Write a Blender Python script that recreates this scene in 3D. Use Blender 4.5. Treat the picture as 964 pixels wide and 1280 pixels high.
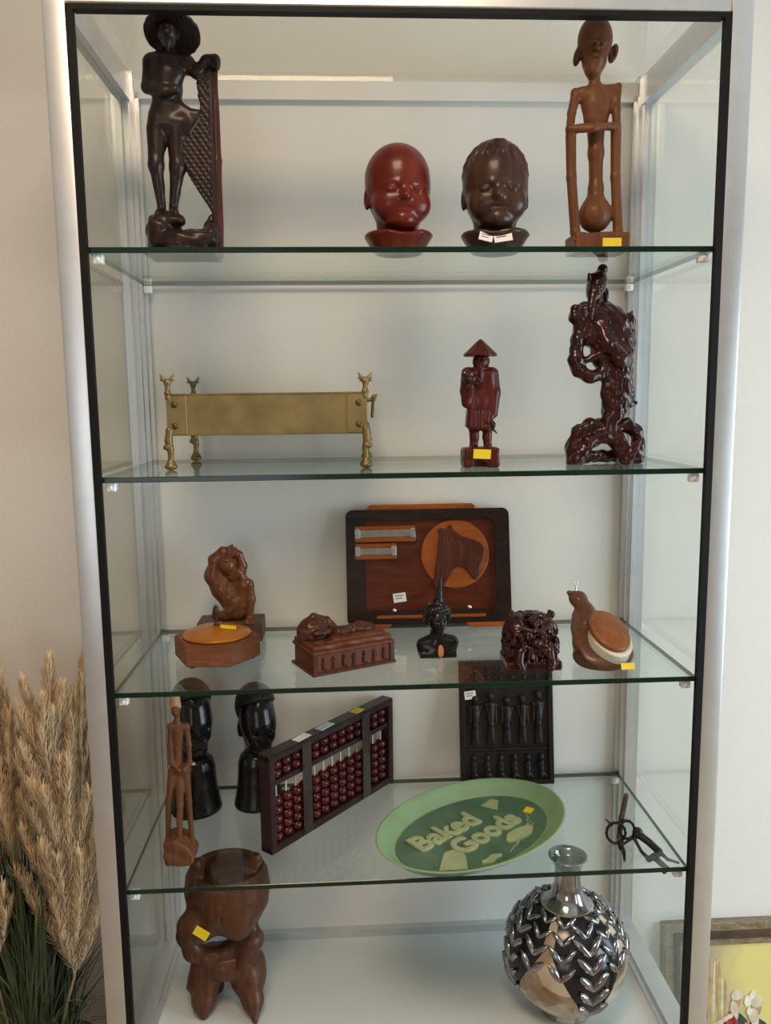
import bpy, bmesh, math, random
import numpy as np
from mathutils import Vector, Matrix, Euler

# ------------------------------------------------------------------ camera, light, exposure
SC = bpy.context.scene
COL = SC.collection
for o in list(bpy.data.objects): bpy.data.objects.remove(o)

def make_camera():
    yaw, pitch, roll = 0.0521, 0.1392, -0.0114
    cy, sy, cp, sp = math.cos(yaw), math.sin(yaw), math.cos(pitch), math.sin(pitch)
    f = Vector((sy*cp, cy*cp, -sp)); r = Vector((cy, -sy, 0)); u = r.cross(f)
    r2 = math.cos(roll)*r + math.sin(roll)*u; u2 = -math.sin(roll)*r + math.cos(roll)*u
    m = Matrix((r2, u2, -f)).transposed().to_4x4(); m.translation = Vector((0.3537, -1.191, 1.5))
    cd = bpy.data.cameras.new('camera'); co = bpy.data.objects.new('camera', cd); COL.objects.link(co)
    co.matrix_world = m
    cd.sensor_fit = 'VERTICAL'; cd.sensor_height = 24.0; cd.sensor_width = 18.075
    cd.lens = 24.0*1023.05/1280; cd.clip_start = 0.02
    SC.camera = co
make_camera()

wd = bpy.data.worlds.new('daylight'); SC.world = wd; wd.use_nodes = True
wd.node_tree.nodes['Background'].inputs[0].default_value = (0.80, 0.90, 1.0, 1)
wd.node_tree.nodes['Background'].inputs[1].default_value = 1.0

def area(name, loc, target, sx, sy, power, col):
    l = bpy.data.lights.new(name, 'AREA'); l.shape = 'RECTANGLE'; l.size = sx; l.size_y = sy
    l.energy = power; l.color = col
    o = bpy.data.objects.new(name, l); COL.objects.link(o); o.location = loc
    o.rotation_euler = (Vector(target)-Vector(loc)).to_track_quat('-Z', 'Y').to_euler()
    return o
# all three lights stand outside the picture: daylight at the window opening on the right, at the one behind the viewer, and a warm lamp under the ceiling
area('window_right_offscreen', (2.645, -0.85, 1.11), (0.0, -0.85, 0.96), 1.5, 1.5, 63, (0.76, 0.91, 1.0))
area('window_behind_viewer_offscreen', (-0.45, -3.475, 1.50), (0.1, 0.0, 1.40), 1.1, 1.3, 10, (0.97, 0.98, 1.0))
area('ceiling_lamp_offscreen', (0.25, -1.0, 2.58), (0.25, -0.98, 0.0), 0.6, 0.6, 25, (1.0, 0.72, 0.48))

SC.view_settings.view_transform = 'Standard'; SC.view_settings.look = 'None'
SC.view_settings.gamma = 1.0; SC.view_settings.use_curve_mapping = False
SC.view_settings.exposure = -0.24

random.seed(7); rng = np.random.default_rng(7)
W, D = 0.900, 0.353
Z1, Z2, Z3, Z4, ZB, ZT = 1.7102, 1.3902, 1.0673, 0.7503, 0.4137, 2.0105

# ------------------------------------------------------------------ materials
MATS = {}
def _new(name):
    m = bpy.data.materials.new(name); m.use_nodes = True; MATS[name] = m
    return m, m.node_tree.nodes, m.node_tree.links, m.node_tree.nodes['Principled BSDF']
def _coords(n, l, scale):
    t = n.new('ShaderNodeTexCoord'); mp = n.new('ShaderNodeMapping'); mp.inputs['Scale'].default_value = scale
    l.new(t.outputs['Object'], mp.inputs['Vector']); return mp
def plain(name, col, rough=.5, metal=0, coat=0, bump=0, bscale=60, var=.12, spec=.5):
    m, n, l, p = _new(name)
    mp = _coords(n, l, (1, 1, 1)); ns = n.new('ShaderNodeTexNoise'); ns.inputs['Scale'].default_value = bscale; ns.inputs['Detail'].default_value = 4
    l.new(mp.outputs[0], ns.inputs['Vector'])
    r = n.new('ShaderNodeValToRGB'); r.color_ramp.elements[0].position = .3; r.color_ramp.elements[1].position = .7
    r.color_ramp.elements[0].color = tuple(c*(1-var) for c in col)+(1,); r.color_ramp.elements[1].color = tuple(min(1, c*(1+var)) for c in col)+(1,)
    l.new(ns.outputs['Fac'], r.inputs[0]); l.new(r.outputs[0], p.inputs['Base Color'])
    p.inputs['Roughness'].default_value = rough; p.inputs['Metallic'].default_value = metal
    p.inputs['Coat Weight'].default_value = coat; p.inputs['Coat Roughness'].default_value = .12; p.inputs['Specular IOR Level'].default_value = spec
    if bump:
        b = n.new('ShaderNodeBump'); b.inputs['Strength'].default_value = bump; b.inputs['Distance'].default_value = .002
        l.new(ns.outputs['Fac'], b.inputs['Height']); l.new(b.outputs[0], p.inputs['Normal'])
    return m
def wood(name, c1, c2, rough=.35, coat=.3, grain=(60, 60, 9), bump=.12, spec=.20):
    m, n, l, p = _new(name)
    mp = _coords(n, l, grain); ns = n.new('ShaderNodeTexNoise'); ns.inputs['Scale'].default_value = 1.6; ns.inputs['Detail'].default_value = 6; ns.inputs['Distortion'].default_value = 1.2
    l.new(mp.outputs[0], ns.inputs['Vector'])
    r = n.new('ShaderNodeValToRGB'); r.color_ramp.elements[0].position = .32; r.color_ramp.elements[1].position = .68
    r.color_ramp.elements[0].color = c1+(1,); r.color_ramp.elements[1].color = c2+(1,)
    l.new(ns.outputs['Fac'], r.inputs[0]); l.new(r.outputs[0], p.inputs['Base Color'])
    p.inputs['Roughness'].default_value = rough; p.inputs['Coat Weight'].default_value = coat*.5; p.inputs['Coat Roughness'].default_value = .13
    p.inputs['Specular IOR Level'].default_value = spec
    b = n.new('ShaderNodeBump'); b.inputs['Strength'].default_value = bump; b.inputs['Distance'].default_value = .001
    l.new(ns.outputs['Fac'], b.inputs['Height']); l.new(b.outputs[0], p.inputs['Normal'])
    return m
def clear_glass(name, tint):
    m, n, l, p = _new(name); n.remove(p); out = n['Material Output']
    g = n.new('ShaderNodeNewGeometry'); mx = n.new('ShaderNodeMapRange')
    mx.inputs['To Min'].default_value = 1.5; mx.inputs['To Max'].default_value = 1/1.5
    l.new(g.outputs['Backfacing'], mx.inputs['Value'])
    fr = n.new('ShaderNodeFresnel'); l.new(mx.outputs[0], fr.inputs['IOR'])
    tr = n.new('ShaderNodeBsdfTransparent'); tr.inputs[0].default_value = tint+(1,)
    gl = n.new('ShaderNodeBsdfGlossy'); gl.inputs['Roughness'].default_value = .015; gl.inputs['Color'].default_value = (.95, 1, .98, 1)
    mix = n.new('ShaderNodeMixShader'); l.new(fr.outputs[0], mix.inputs[0]); l.new(tr.outputs[0], mix.inputs[1]); l.new(gl.outputs[0], mix.inputs[2])
    l.new(mix.outputs[0], out.inputs['Surface'])
    return m

plain('wall_paint', (.74, .71, .66), .85, bump=.05, bscale=150, var=.02)
plain('ceiling_paint', (.70, .68, .64), .9, var=.02); plain('room_paint', (.42, .35, .27), .85, bump=.05, bscale=150, var=.03)
wood('floor_boards', (.34, .26, .18), (.48, .38, .27), .45, .2, (14, 2, 2))
plain('back_laminate', (.70, .69, .66), .38, var=.02, bscale=3)
plain('deck_laminate', (.62, .67, .67), .28, var=.02, bscale=3)
plain('aluminium', (.68, .70, .72), .36, metal=.9, var=.04, bscale=30)
plain('gasket_rubber', (.005, .005, .005), .6, spec=.2)
plain('clip_plastic', (.80, .84, .84), .25, coat=.5)
clear_glass('shelf_glass', (.945, .975, .962)); clear_glass('side_glass', (.95, .965, .955))
plain('glass_edge', (.005, .020, .013), .15, coat=.15, var=.3, bscale=12, spec=.3)
wood('fisher_wood', (0.013, 0.007, 0.006), (0.029, 0.014, 0.010), .38, .25)
wood('fisher_net_wood', (.020, .008, .006), (.085, .018, .012), .40, .2, (40, 40, 6))
wood('red_wood', (.080, .008, .004), (.135, .016, .007), .32, .40, (18, 18, 6))
wood('brown_head_wood', (.026, .012, .008), (.062, .028, .017), .36, .30, (30, 30, 8))
wood('tan_wood', (0.105, 0.038, 0.015), (0.167, 0.065, 0.026), .45, .15, (40, 40, 5))
wood('rosewood_red', (.045, .006, .004), (.090, .013, .008), .36, .3)
wood('rosewood_dark', (.016, .005, .004), (.048, .010, .008), .20, .8, (35, 35, 8))
wood('block_wood', (.075, .045, .028), (.12, .075, .048), .5, .05)
wood('honey_figure', (0.104, 0.034, 0.014), (0.168, 0.060, 0.026), .28, .5)
wood('hex_wood', (0.145, 0.053, 0.024), (0.212, 0.085, 0.041), .5, .1, (20, 20, 60))
wood('hex_lid', (.30, .095, .008), (.42, .15, .014), .24, .6, (14, 14, 40))
wood('chest_wood', (0.088, 0.024, 0.011), (0.144, 0.044, 0.020), .40, .25, (50, 12, 12))
wood('chest_dark', (.045, .016, .010), (.085, .030, .017), .30, .4)
wood('tray_dark', (.012, .006, .005), (.030, .013, .009), .35, .3, (8, 40, 40))
wood('tray_red', (.060, .011, .005), (.115, .024, .008), .30, .4, (8, 40, 40))
wood('tray_orange', (.24, .058, .010), (.35, .092, .016), .35, .3, (8, 40, 40))
wood('horse_wood', (.060, .014, .008), (.10, .026, .013), .35, .3)
wood('ebony', (.006, .006, .007), (.013, .012, .012), .20, .5)
wood('ebony_hair', (.012, .010, .009), (.024, .019, .016), .55, .1)
wood('plaque_wood', (.010, .008, .007), (.022, .016, .013), .45, .15)
wood('abacus_frame', (.016, .008, .009), (.036, .017, .017), .34, .35, (10, 60, 60))
wood('bead_red', (.042, .005, .006), (.08, .009, .010), .18, .6)
wood('slat_wood', (.022, .012, .012), (.045, .024, .024), .22, 1.6, (60, 60, 10), spec=.6)
plain('rod_wood', (.55, .47, .36), .5)
wood('thin_tan', (0.093, 0.034, 0.015), (0.145, 0.058, 0.027), .48, .1)
wood('thin_pale', (0.300, 0.203, 0.098), (0.390, 0.270, 0.143), .5, .1)
wood('bowl_wood', (0.061, 0.022, 0.010), (0.108, 0.042, 0.020), .42, .2)
plain('brass', (.22, .165, .065), .46, metal=.75, var=.22, bscale=25)
plain('brass_dark', (.13, .095, .045), .45, metal=.8, var=.3, bscale=40)
plain('chrome', (.75, .77, .80), .12, metal=1)
plain('mirror_strip', (.55, .60, .64), .10, metal=1)
plain('paper_white', (.78, .77, .76), .7, var=.04)
plain('paper_yellow', (.80, .60, .02), .6, var=.08)
plain('iron', (.014, .013, .014), .40, metal=.4, var=.3)
plain('iron_worn', (.10, .075, .06), .45, metal=.6, var=.3)
plain('copper_patch', (.50, .20, .09), .4, metal=.3, var=.2)
plain('bristle', (.72, .70, .60), .8, bump=.5, bscale=400)
wood('brush_wood', (0.204, 0.072, 0.024), (0.289, 0.111, 0.038), .35, .3)
wood('pan_wood', (0.096, 0.044, 0.024), (0.144, 0.070, 0.040), .32, .4)
plain('ink', (.12, .12, .14), .7)

# ------------------------------------------------------------------ scene helpers
def link(o, parent=None):
    COL.objects.link(o)
    if parent is not None: o.parent = parent
    return o
def tag(o, label=None, cat=None, group=None, kind=None):
    if label: o['label'] = label
    if cat: o['category'] = cat
    if group: o['group'] = group
    if kind: o['kind'] = kind
    return o
def empty(name, loc, label, cat, group=None, rot=(0, 0, 0)):
    o = bpy.data.objects.new(name, None); o.empty_display_size = .02; link(o)
    o.location = loc; o.rotation_euler = rot
    return tag(o, label, cat, group)
def mesh_obj(name, verts, faces, mat, parent=None, smooth=False):
    me = bpy.data.meshes.new(name); me.from_pydata([tuple(v) for v in verts], [], [tuple(f) for f in faces]); me.update()
    if smooth: me.polygons.foreach_set('use_smooth', [True]*len(me.polygons))
    me.materials.append(MATS[mat] if isinstance(mat, str) else mat)
    return link(bpy.data.objects.new(name, me), parent)
def bm_obj(name, bm, mat, parent=None, smooth=False, autosmooth=None):
    me = bpy.data.meshes.new(name); bm.normal_update(); bm.to_mesh(me); bm.free()
    if smooth: me.polygons.foreach_set('use_smooth', [True]*len(me.polygons))
    for m in (mat if isinstance(mat, (list, tuple)) else [mat]): me.materials.append(MATS[m])
    if autosmooth: me.set_sharp_from_angle(angle=math.radians(autosmooth))
    return link(bpy.data.objects.new(name, me), parent)
def add_box(bm, lo, hi, bevel=0, M=None, seg=1):
    lo, hi = Vector(lo), Vector(hi); c = (lo+hi)/2; s = hi-lo
    r = bmesh.ops.create_cube(bm, size=1, matrix=Matrix.Translation(c) @ Matrix.Diagonal((s.x, s.y, s.z, 1)))
    vs = r['verts']
    if bevel:
        es = list({e for v in vs for e in v.link_edges})
        rr = bmesh.ops.bevel(bm, geom=es, offset=bevel, segments=seg, affect='EDGES', profile=.7)
        vs = list({v for f in rr['faces'] for v in f.verts} | {v for v in vs if v.is_valid})
    if M is not None:
        bmesh.ops.transform(bm, matrix=M, verts=vs)
    return vs
def box(name, lo, hi, mat, parent=None, bevel=0, M=None, seg=1):
    bm = bmesh.new(); add_box(bm, lo, hi, bevel, M, seg); return bm_obj(name, bm, mat, parent)
def lathe(name, prof, mat, parent=None, seg=48, smooth=True, M=None, closed=False, autosmooth=None):
    bm = bmesh.new(); rings = []
    for r, z in prof:
        if r < 1e-6: rings.append([bm.verts.new((0, 0, z))])
        else: rings.append([bm.verts.new((r*math.cos(2*math.pi*k/seg), r*math.sin(2*math.pi*k/seg), z)) for k in range(seg)])
    if closed: rings.append(rings[0])
    for a, b in zip(rings[:-1], rings[1:]):
        for k in range(seg):
            k2 = (k+1) % seg
            if len(a) == 1 and len(b) == 1: continue
            if len(a) == 1: bm.faces.new((a[0], b[k2], b[k]))
            elif len(b) == 1: bm.faces.new((a[k], a[k2], b[0]))
            else: bm.faces.new((a[k], a[k2], b[k2], b[k]))
    bmesh.ops.recalc_face_normals(bm, faces=bm.faces)
    if M is not None: bmesh.ops.transform(bm, matrix=M, verts=bm.verts)
    return bm_obj(name, bm, mat, parent, smooth, autosmooth)
def prism(name, poly, y0, y1, mat, parent=None, bevel=0, M=None, smooth=False):
    """polygon in x,z extruded along y"""
    bm = bmesh.new(); a = [bm.verts.new((x, y0, z)) for x, z in poly]; b = [bm.verts.new((x, y1, z)) for x, z in poly]; n = len(poly)
    bm.faces.new(a); bm.faces.new(b[::-1])
    for k in range(n): bm.faces.new((a[k], b[k], b[(k+1) % n], a[(k+1) % n]))
    bmesh.ops.recalc_face_normals(bm, faces=bm.faces)
    if bevel: bmesh.ops.bevel(bm, geom=list(bm.edges), offset=bevel, segments=2, affect='EDGES', profile=.6)
    if M is not None: bmesh.ops.transform(bm, matrix=M, verts=bm.verts)
    return bm_obj(name, bm, mat, parent, smooth)

# ------------------------------------------------------------------ sculpting kit: smooth-blended solids meshed on a grid (units: mm)
def rotm(rot): return np.array(Euler([math.radians(a) for a in rot], 'XYZ').to_matrix())
class Sculpt:
    def __init__(s, k=4.0): s.ops = []; s.k = k; s.disp = None
    def _add(s, fn, lo, hi, k, sub): s.ops.append((fn, np.array(lo, float), np.array(hi, float), s.k if k is None else k, sub)); return s
    def ell(s, c, r, rot=None, k=None, sub=False):
        c = np.array(c, float); r = np.array(r if hasattr(r, '__len__') else (r,)*3, float); R = rotm(rot) if rot else None; m = r.max()
        def fn(X, Y, Z):
            x, y, z = X-c[0], Y-c[1], Z-c[2]
            if R is not None: x, y, z = R[0, 0]*x+R[1, 0]*y+R[2, 0]*z, R[0, 1]*x+R[1, 1]*y+R[2, 1]*z, R[0, 2]*x+R[1, 2]*y+R[2, 2]*z
            k0 = np.sqrt((x/r[0])**2+(y/r[1])**2+(z/r[2])**2); k1 = np.sqrt((x/r[0]**2)**2+(y/r[1]**2)**2+(z/r[2]**2)**2)+1e-9
            return k0*(k0-1)/k1
        e = r if R is None else np.array([m]*3)
        return s._add(fn, c-e, c+e, k, sub)
    def cap(s, a, b, ra, rb=None, k=None, sub=False):
        a = np.array(a, float); b = np.array(b, float); rb = ra if rb is None else rb; d = b-a; L = d@d+1e-9; m = max(ra, rb)
        def fn(X, Y, Z):
            t = np.clip(((X-a[0])*d[0]+(Y-a[1])*d[1]+(Z-a[2])*d[2])/L, 0, 1)
            return np.sqrt((X-a[0]-t*d[0])**2+(Y-a[1]-t*d[1])**2+(Z-a[2]-t*d[2])**2)-(ra+t*(rb-ra))
        return s._add(fn, np.minimum(a, b)-m, np.maximum(a, b)+m, k, sub)
    def chain(s, pts, rs, k=None, sub=False):
        for i in range(len(pts)-1): s.cap(pts[i], pts[i+1], rs[i], rs[i+1], k, sub)
        return s
    def box(s, c, hf, rd=1.0, rot=None, k=None, sub=False):
        c = np.array(c, float); hf = np.array(hf, float)-rd; R = rotm(rot) if rot else None
        def fn(X, Y, Z):
            x, y, z = X-c[0], Y-c[1], Z-c[2]
            if R is not None: x, y, z = R[0, 0]*x+R[1, 0]*y+R[2, 0]*z, R[0, 1]*x+R[1, 1]*y+R[2, 1]*z, R[0, 2]*x+R[1, 2]*y+R[2, 2]*z
            qx, qy, qz = np.abs(x)-hf[0], np.abs(y)-hf[1], np.abs(z)-hf[2]
            return np.sqrt(np.maximum(qx, 0)**2+np.maximum(qy, 0)**2+np.maximum(qz, 0)**2)+np.minimum(np.maximum(qx, np.maximum(qy, qz)), 0)-rd
        e = hf+rd if R is None else np.array([np.linalg.norm(hf+rd)]*3)
        return s._add(fn, c-e, c+e, k, sub)
    def tor(s, c, Rr, r, rot=None, k=None, sub=False):
        c = np.array(c, float); R = rotm(rot) if rot else np.eye(3); m = Rr+r
        def fn(X, Y, Z):
            x, y, z = X-c[0], Y-c[1], Z-c[2]
            x, y, z = R[0, 0]*x+R[1, 0]*y+R[2, 0]*z, R[0, 1]*x+R[1, 1]*y+R[2, 1]*z, R[0, 2]*x+R[1, 2]*y+R[2, 2]*z
            return np.sqrt((np.sqrt(x*x+y*y)-Rr)**2+z*z)-r
        return s._add(fn, c-m, c+m, k, sub)
    @staticmethod
    def _poly(px, py, U, V):
        n = len(px); d = np.full(np.broadcast(U, V).shape, 1e9); sg = np.ones_like(d)
        for i in range(n):
            j = (i-1) % n; ex, ey = px[j]-px[i], py[j]-py[i]; wx, wy = U-px[i], V-py[i]
            t = np.clip((wx*ex+wy*ey)/(ex*ex+ey*ey+1e-9), 0, 1); d = np.minimum(d, (wx-t*ex)**2+(wy-t*ey)**2)
            c1, c2, c3 = V >= py[i], V < py[j], ex*wy > ey*wx
            sg = np.where((c1 & c2 & c3) | (~c1 & ~c2 & ~c3), -sg, sg)
        return sg*np.sqrt(d)
    def poly(s, pts, y0, y1, rd=2.0, k=None, sub=False):
        """silhouette in x,z with thickness in y"""
        px = [p[0] for p in pts]; pz = [p[-1] for p in pts]; ym, yh = (y0+y1)/2, (y1-y0)/2-rd
        def fn(X, Y, Z):
            d = s._poly(px, pz, X, Z)+rd; w = np.abs(Y-ym)-yh
            return np.minimum(np.maximum(d, w), 0)+np.sqrt(np.maximum(d, 0)**2+np.maximum(w, 0)**2)-rd
        return s._add(fn, (min(px), y0, min(pz)), (max(px), y1, max(pz)), k, sub)
    def rev(s, prof, c=(0, 0, 0), rot=None, k=None, sub=False, rd=1.0, sq=1.0):
        """closed profile (r,z) turned about z"""
        pr = [p[0] for p in prof]; pz = [p[1] for p in prof]; c = np.array(c, float); R = rotm(rot) if rot else None
        def fn(X, Y, Z):
            x, y, z = X-c[0], Y-c[1], Z-c[2]
            if R is not None: x, y, z = R[0, 0]*x+R[1, 0]*y+R[2, 0]*z, R[0, 1]*x+R[1, 1]*y+R[2, 1]*z, R[0, 2]*x+R[1, 2]*y+R[2, 2]*z
            return s._poly(pr, pz, np.sqrt(x*x+(y/sq)**2), z)*min(1, sq) - (rd-1.0)
        m = math.hypot(max(pr)*max(1, sq), max(abs(v) for v in pz)) if R is not None else None
        lo = c-m if m else c+np.array((-max(pr), -max(pr)*max(1, sq), min(pz))); hi = c+m if m else c+np.array((max(pr), max(pr)*max(1, sq), max(pz)))
        return s._add(fn, lo, hi, k, sub)
    def build(s, name, mat, parent, h=1.6, floor=None):
        lo = np.min([o[1] for o in s.ops if not o[4]], 0)-3*h-2; hi = np.max([o[2] for o in s.ops if not o[4]], 0)+3*h+2
        n = np.ceil((hi-lo)/h).astype(int)+1; ax = [lo[i]+h*np.arange(n[i]) for i in range(3)]
        F = np.full(n, 50.0)
        for fn, a, b, k, sub in s.ops:
            m = k+3*h; i0 = np.maximum(((a-m-lo)/h).astype(int), 0); i1 = np.minimum(((b+m-lo)/h).astype(int)+2, n)
            if (i1 <= i0).any(): continue
            sl = tuple(slice(i0[i], i1[i]) for i in range(3))
            v = fn(ax[0][sl[0]][:, None, None], ax[1][sl[1]][None, :, None], ax[2][sl[2]][None, None, :]); f = F[sl]
            if sub: v = -v; q = np.maximum(k-np.abs(f-v), 0)/max(k, 1e-6); F[sl] = np.maximum(f, v)+q*q*k*.25
            else: q = np.maximum(k-np.abs(f-v), 0)/max(k, 1e-6); F[sl] = np.minimum(f, v)-q*q*k*.25
        if s.disp is not None: F = F+s.disp(ax[0][:, None, None], ax[1][None, :, None], ax[2][None, None, :])
        if floor is not None: F = np.maximum(F, np.broadcast_to((floor-ax[2])[None, None, :], F.shape))
        V, Q = nets(F, lo, h)
        me = bpy.data.meshes.new(name); me.vertices.add(len(V)); me.vertices.foreach_set('co', (V/1000).astype(np.float32).ravel())
        me.loops.add(Q.size); me.loops.foreach_set('vertex_index', Q.astype(np.int32).ravel())
        me.polygons.add(len(Q)); me.polygons.foreach_set('loop_start', np.arange(0, Q.size, 4, dtype=np.int32))
        me.polygons.foreach_set('use_smooth', np.ones(len(Q), bool)); me.update(calc_edges=True)
        me.materials.append(MATS[mat]); o = link(bpy.data.objects.new(name, me), parent)
        s.V = V
        return o
    def front(s, x, z, r=4):
        d = (np.abs(s.V[:, 0]-x) < r) & (np.abs(s.V[:, 2]-z) < r)
        return float(s.V[d, 1].min()) if d.any() else 0.0
def nets(F, lo, h):
    ins = F < 0; s = np.zeros(tuple(np.array(F.shape)-1), np.int8)
    C = [(i, j, k) for i in (0, 1) for j in (0, 1) for k in (0, 1)]
    nx, ny, nz = s.shape
    for i, j, k in C: s += ins[i:i+nx, j:j+ny, k:k+nz]
    act = (s > 0) & (s < 8); idx = np.argwhere(act); M = len(idx)
    vals = np.stack([F[idx[:, 0]+i, idx[:, 1]+j, idx[:, 2]+k] for i, j, k in C], 1)
    acc = np.zeros((M, 3)); cnt = np.zeros(M)
    for a in range(8):
        for b in range(a+1, 8):
            ca, cb = np.array(C[a]), np.array(C[b])
            if np.abs(ca-cb).sum() != 1: continue
            fa, fb = vals[:, a], vals[:, b]; cr = (fa < 0) != (fb < 0)
            t = np.where(cr, fa/np.where(cr, fa-fb, 1), 0)
            acc += np.where(cr[:, None], ca+t[:, None]*(cb-ca), 0); cnt += cr
    V = lo+h*(idx+acc/cnt[:, None])
    vid = np.full(s.shape, -1, np.int64); vid[act] = np.arange(M)
    Qs = []
    for axn in range(3):
        o1, o2 = [(1, 2), (2, 0), (0, 1)][axn]
        A = ins.take(range(F.shape[axn]-1), axn); B = ins.take(range(1, F.shape[axn]), axn)
        for e, flip in ((np.argwhere(A & ~B), False), (np.argwhere(~A & B), True)):
            e = e[(e[:, o1] > 0) & (e[:, o2] > 0) & (e[:, o1] < s.shape[o1]) & (e[:, o2] < s.shape[o2])]
            def at(d1, d2):
                q = e.copy(); q[:, o1] -= d1; q[:, o2] -= d2; return vid[q[:, 0], q[:, 1], q[:, 2]]
            q = np.stack([at(1, 1), at(0, 1), at(0, 0), at(1, 0)], 1)
            Qs.append(q[:, ::-1] if flip else q)
    return V, np.concatenate(Qs)
def lumps(amp, wl, seed=0):
    r = np.random.default_rng(seed); T = [(r.normal(size=3), r.uniform(0, 6.3)) for _ in range(7)]
    def f(X, Y, Z):
        out = 0
        for d, ph in T:
            d = d/np.linalg.norm(d)*2*math.pi/(wl*(.7+.6*abs(math.sin(ph)))); out = out+np.sin(d[0]*X+d[1]*Y+d[2]*Z+ph)
        return amp*out/3.0
    return f
class Draft:
    """converts drawing units of a figure's front elevation to millimetres (x, y, z) about its base"""
    def __init__(s, X, y, u0, v0, sx, lx, zx, sz, zc):
        s.u0, s.v0, s.sx, s.lx, s.zx, s.sz = u0, v0, sx, lx, zx, sz
        s.gx, s.gz = (X-.3537)/(y+1.191), (zc-1.5)/(y+1.191)
    def __call__(s, u, v, y=0.0):
        a, b = u-s.u0, s.v0-v
        return (s.sx*a+s.lx*b+s.gx*y, y, s.zx*a+s.sz*b+s.gz*y)
def sticker(name, parent, c, w, h, mat, rot=(0, 0, 0), t=.0006):
    o = box(name, (-w/2, -t, -h/2), (w/2, t, h/2), mat, parent); o.location = c; o.rotation_euler = rot
    return o
def ink_lines(parent, w, h, n=2):
    for k in range(n):
        box('ink_line', (-w*.36, -.0009, h*(.18-.3*k)), (w*(.30-.12*k), -.0005, h*(.28-.3*k)), 'ink', parent)

# ------------------------------------------------------------------ the room
YW = 0.400
def wall_mesh(name, boxes, mat):
    bm = bmesh.new()
    for lo, hi in boxes: add_box(bm, lo, hi)
    return tag(bm_obj(name, bm, mat), kind='structure')
wall_mesh('floor', [((-1.8, -3.6, -.05), (2.75, .55, 0))], 'floor_boards')
wall_mesh('ceiling', [((-1.8, -3.6, 2.6), (2.75, .55, 2.68))], 'ceiling_paint')
wall_mesh('wall_back', [((-1.8, YW, 0), (2.75, .55, 2.6))], 'wall_paint')
wall_mesh('wall_left', [((-1.8, -3.5, 0), (-1.68, YW, 2.6))], 'room_paint')
wy0, wy1, wz0, wz1 = -1.65, -.05, .30, 1.92
wall_mesh('wall_right', [((2.62, -3.5, 0), (2.75, wy0, 2.6)), ((2.62, wy1, 0), (2.75, YW, 2.6)), ((2.62, wy0, 0), (2.75, wy1, wz0)), ((2.62, wy0, wz1), (2.75, wy1, 2.6))], 'wall_paint')
vx0, vx1, vz0, vz1 = -1.05, .15, .80, 2.20
wall_mesh('wall_front', [((-1.8, -3.6, 0), (vx0, -3.45, 2.6)), ((vx1, -3.6, 0), (2.75, -3.45, 2.6)), ((vx0, -3.6, 0), (vx1, -3.45, vz0)), ((vx0, -3.6, vz1), (vx1, -3.45, 2.6))], 'room_paint')
plain('window_paint', (.8, .8, .78), .5)
for nm, pieces in (('window_1', [((2.66, wy0, wz0), (2.71, wy0+.06, wz1)), ((2.66, wy1-.06, wz0), (2.71, wy1, wz1)), ((2.66, wy0, wz0), (2.71, wy1, wz0+.06)), ((2.66, wy0, wz1-.06), (2.71, wy1, wz1)), ((2.66, -.88, wz0), (2.71, -.82, wz1))]),
                   ('window_2', [((vx0, -3.55, vz0), (vx0+.06, -3.50, vz1)), ((vx1-.06, -3.55, vz0), (vx1, -3.50, vz1)), ((vx0, -3.55, vz0), (vx1, -3.50, vz0+.06)), ((vx0, -3.55, vz1-.06), (vx1, -3.50, vz1)), ((-.48, -3.55, vz0), (-.42, -3.50, vz1))])):
    wall_mesh(nm, pieces, 'window_paint')
wall_mesh('baseboard_back', [((-1.68, YW-.014, 0), (2.62, YW, .09))], 'window_paint')

# ------------------------------------------------------------------ the display cabinet
cab = empty('display_cabinet', (W/2, .17, 0), 'tall aluminium framed glass display cabinet with white back panel holding the carvings', 'cabinet')
def cpart(name, lo, hi, mat, bevel=0, label=None):
    o = box(name, lo, hi, mat, cab, bevel); o.location = (-W/2, -.17, 0)
    if label: o['label'] = label
    return o
P = .031
def front_post(x0, x1):
    bm = bmesh.new(); add_box(bm, (x0, -.012, 0), (x1, .018, 2.062), .004, seg=2)
    o = bm_obj('front_post', bm, 'aluminium', cab, True, 40); o.location = (-W/2, -.17, 0)
front_post(-P, 0); front_post(W, W+P)
cpart('header_rail', (0, -.012, 2.018), (W, .018, 2.062), 'aluminium', .003)
for x0, x1 in ((0, .0095), (W-.0095, W)): cpart('black_gasket', (x0, -.0115, ZB), (x1, -.0015, 2.018), 'gasket_rubber', label='black rubber strip lining the opening')
cpart('black_gasket', (.0095, -.0115, 2.0115), (W-.0095, .004, 2.018), 'gasket_rubber')
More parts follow.
